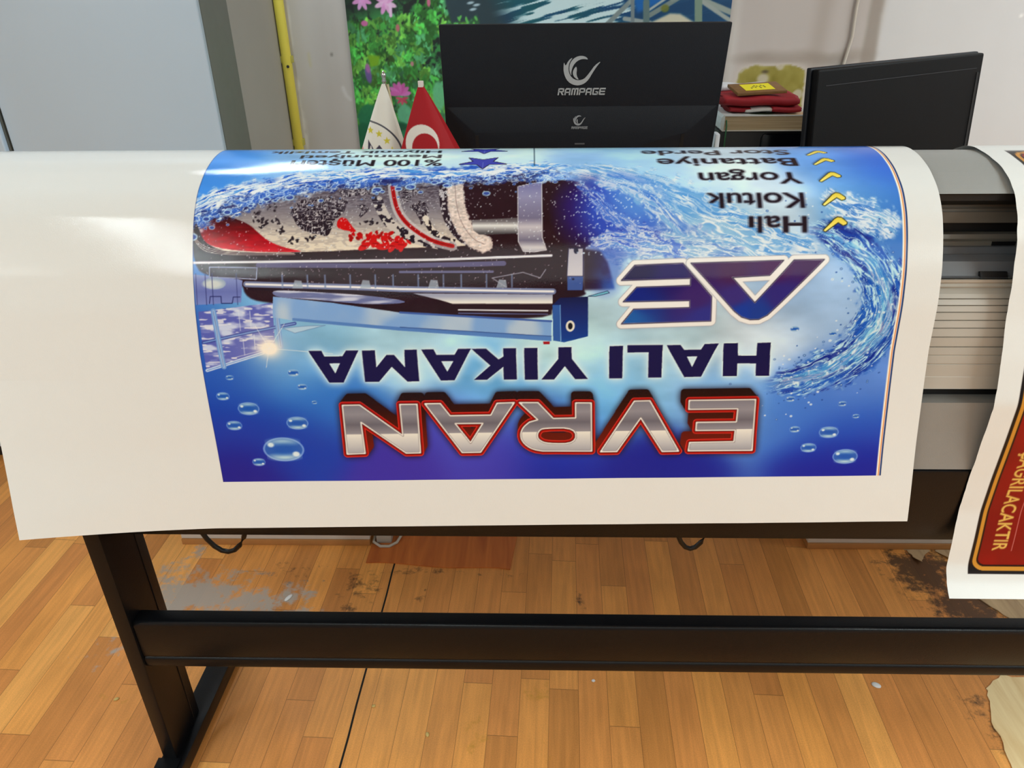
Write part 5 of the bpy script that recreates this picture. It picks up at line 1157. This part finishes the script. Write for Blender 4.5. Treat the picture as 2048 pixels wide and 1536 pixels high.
def fold(pts, x0f, x1f, nx=26):
    """rounded fold: outline (y, z) swept along x with soft waviness"""
    b = B(); rings = []
    for i in range(nx):
        t = i / (nx - 1); x = x0f + (x1f - x0f) * t
        e = (1 - (2 * t - 1) ** 8) ** .5 * .25 + .75
        zc = sum(p[1] for p in pts) / len(pts)
        rings.append([b.bm.verts.new((x + .002 * math.sin(y * 300), y + .004 * math.sin(x * 34 + z * 20), zc + (z - zc) * e + .0016 * math.sin(x * 60 + y * 40))) for y, z in pts])
    n = len(pts)
    for u, v in zip(rings[:-1], rings[1:]):
        for k in range(n): b.bm.faces.new((u[k], u[(k + 1) % n], v[(k + 1) % n], v[k]))
    b.bm.faces.new(rings[0][::-1]); b.bm.faces.new(rings[-1]); return b
ov = lambda y0, y1, z0, z1, k=3.2: [((y0 + y1) / 2 + (y1 - y0) / 2 * abs(math.cos(a)) ** (2 / k) * (1 if math.cos(a) >= 0 else -1), (z0 + z1) / 2 + (z1 - z0) / 2 * abs(math.sin(a)) ** (2 / k) * (1 if math.sin(a) >= 0 else -1)) for a in np.linspace(0, 2 * math.pi, 28)[:-1]]
fold(ov(1.868, 1.995, 1.164, 1.190), .452, .628).build('upper_fold', M_red, rc, smooth=True)
fold(ov(1.872, 1.99, 1.1512, 1.166), .470, .520).build('lower_fold', M_red, rc, smooth=True)
fold(ov(1.864, 1.98, 1.1512, 1.167), .565, .635).build('lower_fold', M_red, rc, smooth=True)
fold(ov(1.870, 1.99, 1.1512, 1.164), .505, .585).build('white_inner_fold', mat('white_cloth', (224, 222, 220), .8), rc, smooth=True)
fold(ov(1.955, 2.02, 1.186, 1.2035), .465, .590).build('white_upper_fold', mat('white_cloth', (214, 216, 222), .8, var=.1, scale=60), rc, smooth=True)
fc = thing('framed_card', (.53, 1.90, 1.191), 'small wood-framed card with a bright yellow centre, lying on the red cloth', 'card')
def cardpt(x, y, z): return (x + (y - 1.90) * -.25, y, z + (x - .53) * .05 + (y - 1.876) * .24)
b = B(); A_ = [(.478, 1.876), (.592, 1.876), (.592, 1.930), (.478, 1.930)]
b.prism(A_, lambda x, y: cardpt(x, y, 1.1915), lambda x, y: cardpt(x, y, 1.1985)).build('frame', mat('brown_gilt_frame', (128, 92, 52), .4, var=.25, scale=90), fc, .0012)
c = Canvas(.50, 1.884, .57, 1.922, .0005); c.a[:] = rgb(236, 224, 40)
for k in range(10): c.ell(.520 + .0035 * k + (k % 3) * .002, 1.898 + .003 * ((k * 7) % 5), .002, .0028, rgb(60, 56, 20), .8, .001)
GX, GY = np.meshgrid(np.linspace(.501, .569, 110), np.linspace(1.885, 1.921, 60))
grid_mesh('yellow_label', np.stack([GX + (GY - 1.90) * -.25, GY, 0 * GX + 1.1990 + (GX - .53) * .05 + (GY - 1.876) * .24], -1), c.sample(GX, GY), painted('yellow_card', .5), fc)
tag(B().box(.4175, 1.765, .75, .4285, 1.80, 1.136 - .012).build('white_plastic_holder', mat('white_plastic', (226, 232, 240), .3), None, .004), 'slim white plastic piece standing just right of the big monitor', 'plastic holder')
# round brown wall fitting where the cable ends
tag(B().tube([(1.108, 2.898, 1.105), (1.108, 2.875, 1.105), (1.108, 2.862, 1.105), (1.108, 2.856, 1.105)], [.042, .042, .034, .012], 28).build('wall_fitting', mat('brown_fitting_plastic', (92, 66, 52), .5, var=.1, scale=20), None, smooth=True), 'round brown wall fitting at the lower end of the white cable', 'wall fitting')
# ------------------------------------------------------------------ things lying on the floor
def sheet_piece(name, pts, z, thick, m, label, cat, curl=None, n=1):
    """thin irregular piece lying on the floor; curl(x, y) lifts it"""
    b = B(); b.up(pts, z, z + thick)
    if curl:
        bmesh.ops.triangulate(b.bm, faces=b.bm.faces); bmesh.ops.subdivide_edges(b.bm, edges=b.bm.edges, cuts=5, use_grid_fill=True)
        for v in b.bm.verts: v.co.z += curl(v.co.x, v.co.y)
    return tag(b.build(name, m), label, cat)
def wood_mat(name, c0, c1, sx=60, sy=4, rot=0., rough=.5):
    m, nt, p = new_mat(name); N, L = nt.nodes, nt.links
    tc = N.new('ShaderNodeTexCoord'); mp = N.new('ShaderNodeMapping'); mp.inputs['Scale'].default_value = (sx, sy, 1); mp.inputs['Rotation'].default_value = (0, 0, rot)
    nz = N.new('ShaderNodeTexNoise'); nz.inputs['Scale'].default_value = 1; nz.inputs['Detail'].default_value = 5; nz.inputs['Distortion'].default_value = .8
    L.new(tc.outputs['Object'], mp.inputs[0]); L.new(mp.outputs[0], nz.inputs['Vector']); r = N.new('ShaderNodeValToRGB'); L.new(nz.outputs['Fac'], r.inputs[0])
    r.color_ramp.elements[0].color = lin(*c0); r.color_ramp.elements[1].color = lin(*c1); r.color_ramp.elements[0].position = .3; r.color_ramp.elements[1].position = .72
    L.new(r.outputs[0], p.inputs['Base Color']); p.inputs['Roughness'].default_value = rough; return m
rs = np.random.RandomState(9)
edge = [(-.46 + .405 * t, 1.592 - .024 * t + .004 * math.sin(t * 9) + rs.uniform(-.001, .001)) for t in np.linspace(0, 1, 14)]
sheet_piece('laminate_offcut', edge + [(-.028, 1.80), (-.452, 1.80)], .0005, .003, wood_mat('reddish_laminate', (170, 84, 32), (214, 122, 54), 26, 3), 'reddish wood-look laminate offcut lying on the floor under the desk', 'laminate piece')
M_torn = wood_mat('pale_torn_laminate', (232, 200, 146), (250, 226, 176), 50, 5, .5, .7)
M_torn2 = wood_mat('greyish_torn_laminate', (170, 142, 108), (206, 178, 138), 46, 5, .6, .7)
def jag(p, q, n, amp, seed):
    r_ = np.random.RandomState(seed); p = np.array(p); q = np.array(q); d = q - p; nn = np.array([-d[1], d[0]]) / np.hypot(*d)
    return [tuple(p + d * t + nn * r_.uniform(-amp, amp)) for t in np.linspace(0, 1, n)]
sheet_piece('torn_laminate', jag((1.10, 1.232), (1.045, 1.19), 5, .003, 1) + jag((1.045, 1.185), (1.006, 1.09), 8, .004, 2) + jag((1.01, 1.07), (.985, .97), 7, .003, 3) + [(1.0, .85), (1.35, .85), (1.35, 1.235)] + jag((1.30, 1.24), (1.12, 1.222), 6, .003, 4),
            .0005, .0022, M_torn, 'pale torn laminate piece on the floor at the lower right corner', 'torn laminate')
sheet_piece('torn_laminate', [(1.150, 1.50), (1.172, 1.475)] + jag((1.19, 1.445), (1.222, 1.392), 5, .002, 5) + [(1.45, 1.40), (1.45, 1.52), (1.25, 1.515)], .0005, .0025, M_torn2, 'greyish torn laminate corner on the floor behind the red notice', 'torn laminate')
sheet_piece('torn_laminate', jag((1.066, 1.66), (1.073, 1.63), 4, .003, 6) + jag((1.080, 1.602), (1.098, 1.625), 4, .002, 7) + jag((1.11, 1.64), (1.132, 1.658), 4, .002, 8) + [(1.13, 1.663), (1.06, 1.663)], .0005, .0016, M_torn2,
            'small pointed torn laminate flap beneath the right desk pedestal', 'torn laminate', lambda x, y: .012 * max(0, (1.66 - y) / .06) ** 2)
sheet_piece('torn_laminate', jag((1.148, 1.66), (1.175, 1.615), 5, .003, 9) + [(1.26, 1.60), (1.26, 1.662), (1.15, 1.663)], .0005, .0016, M_torn2,
            'torn laminate flap beside the red notice, under the right desk pedestal', 'torn laminate', lambda x, y: .016 * max(0, (1.66 - y) / .06) ** 2)
M_chip = mat('white_plaster', (226, 226, 226), .6)
def chip(x, y, rx, ry, label, m=M_chip, rz=0., h=.004):
    b = B(); n = 14; c, s = math.cos(rz), math.sin(rz)
    ring = lambda k, z: [b.bm.verts.new((x + rx * k * math.cos(t) * c - ry * k * math.sin(t) * s, y + rx * k * math.cos(t) * s + ry * k * math.sin(t) * c, z)) for t in np.linspace(0, 2 * math.pi, n + 1)[:-1]]
    R_ = [ring(1, .0006), ring(1, h * .5), ring(.7, h), ring(.25, h * 1.1)]
    for u, v in zip(R_[:-1], R_[1:]):
        for k in range(n): b.bm.faces.new((u[k], u[(k + 1) % n], v[(k + 1) % n], v[k]))
    b.bm.faces.new(R_[0][::-1]); b.bm.faces.new(R_[-1])
    return tag(b.build('paint_flake', m, None, smooth=True), label, 'debris')
chip(.798, 1.198, .0105, .0075, 'largest white flake on the floor, right of centre before the cross beam', rz=-.5)
chip(-.640, 1.456, .006, .014, 'curled white flake on the grey stain near the left leg', rz=-.5)
chip(.148, 1.201, .0045, .0035, 'tiny white flake on the floor at the middle of the cross beam')
M_crumb = mat('yellowish_crumb', (206, 180, 110), .7)
chip(-.945, 1.135, .006, .004, 'yellowish crumb on the floor left of the printer leg', M_crumb, .5)
chip(-.222, 1.055, .004, .006, 'yellowish crumb on the floor at the bottom edge of the picture, left of middle', M_crumb, .3)
chip(-.352, 1.125, .0045, .0035, 'yellowish crumb on the floor right beside the dark floor joint', M_crumb, .3)
# white cord bundle beside the left desk pedestal
pts = [(-.452, 1.70, .012), (-.452, 1.672, .008), (-.43, 1.655, .007), (-.405, 1.655, .007), (-.385, 1.672, .007), (-.375, 1.70, .012), (-.37, 1.76, .05), (-.37, 1.80, .2)]
tag(B().tube(pts, .0042, 8).build('extension_cord', mat('dirty_white_cable', (188, 180, 168), .5), None, smooth=True), 'dirty white cord curled on the floor beside the left desk pedestal', 'cord')
tag(B().box(-.445, 1.672, .001, -.40, 1.72, .03).build('power_adapter', mat('dirty_white_plastic', (170, 160, 150), .5), None, .006), 'small off-white plug block inside the curled white cord under the desk', 'plug')
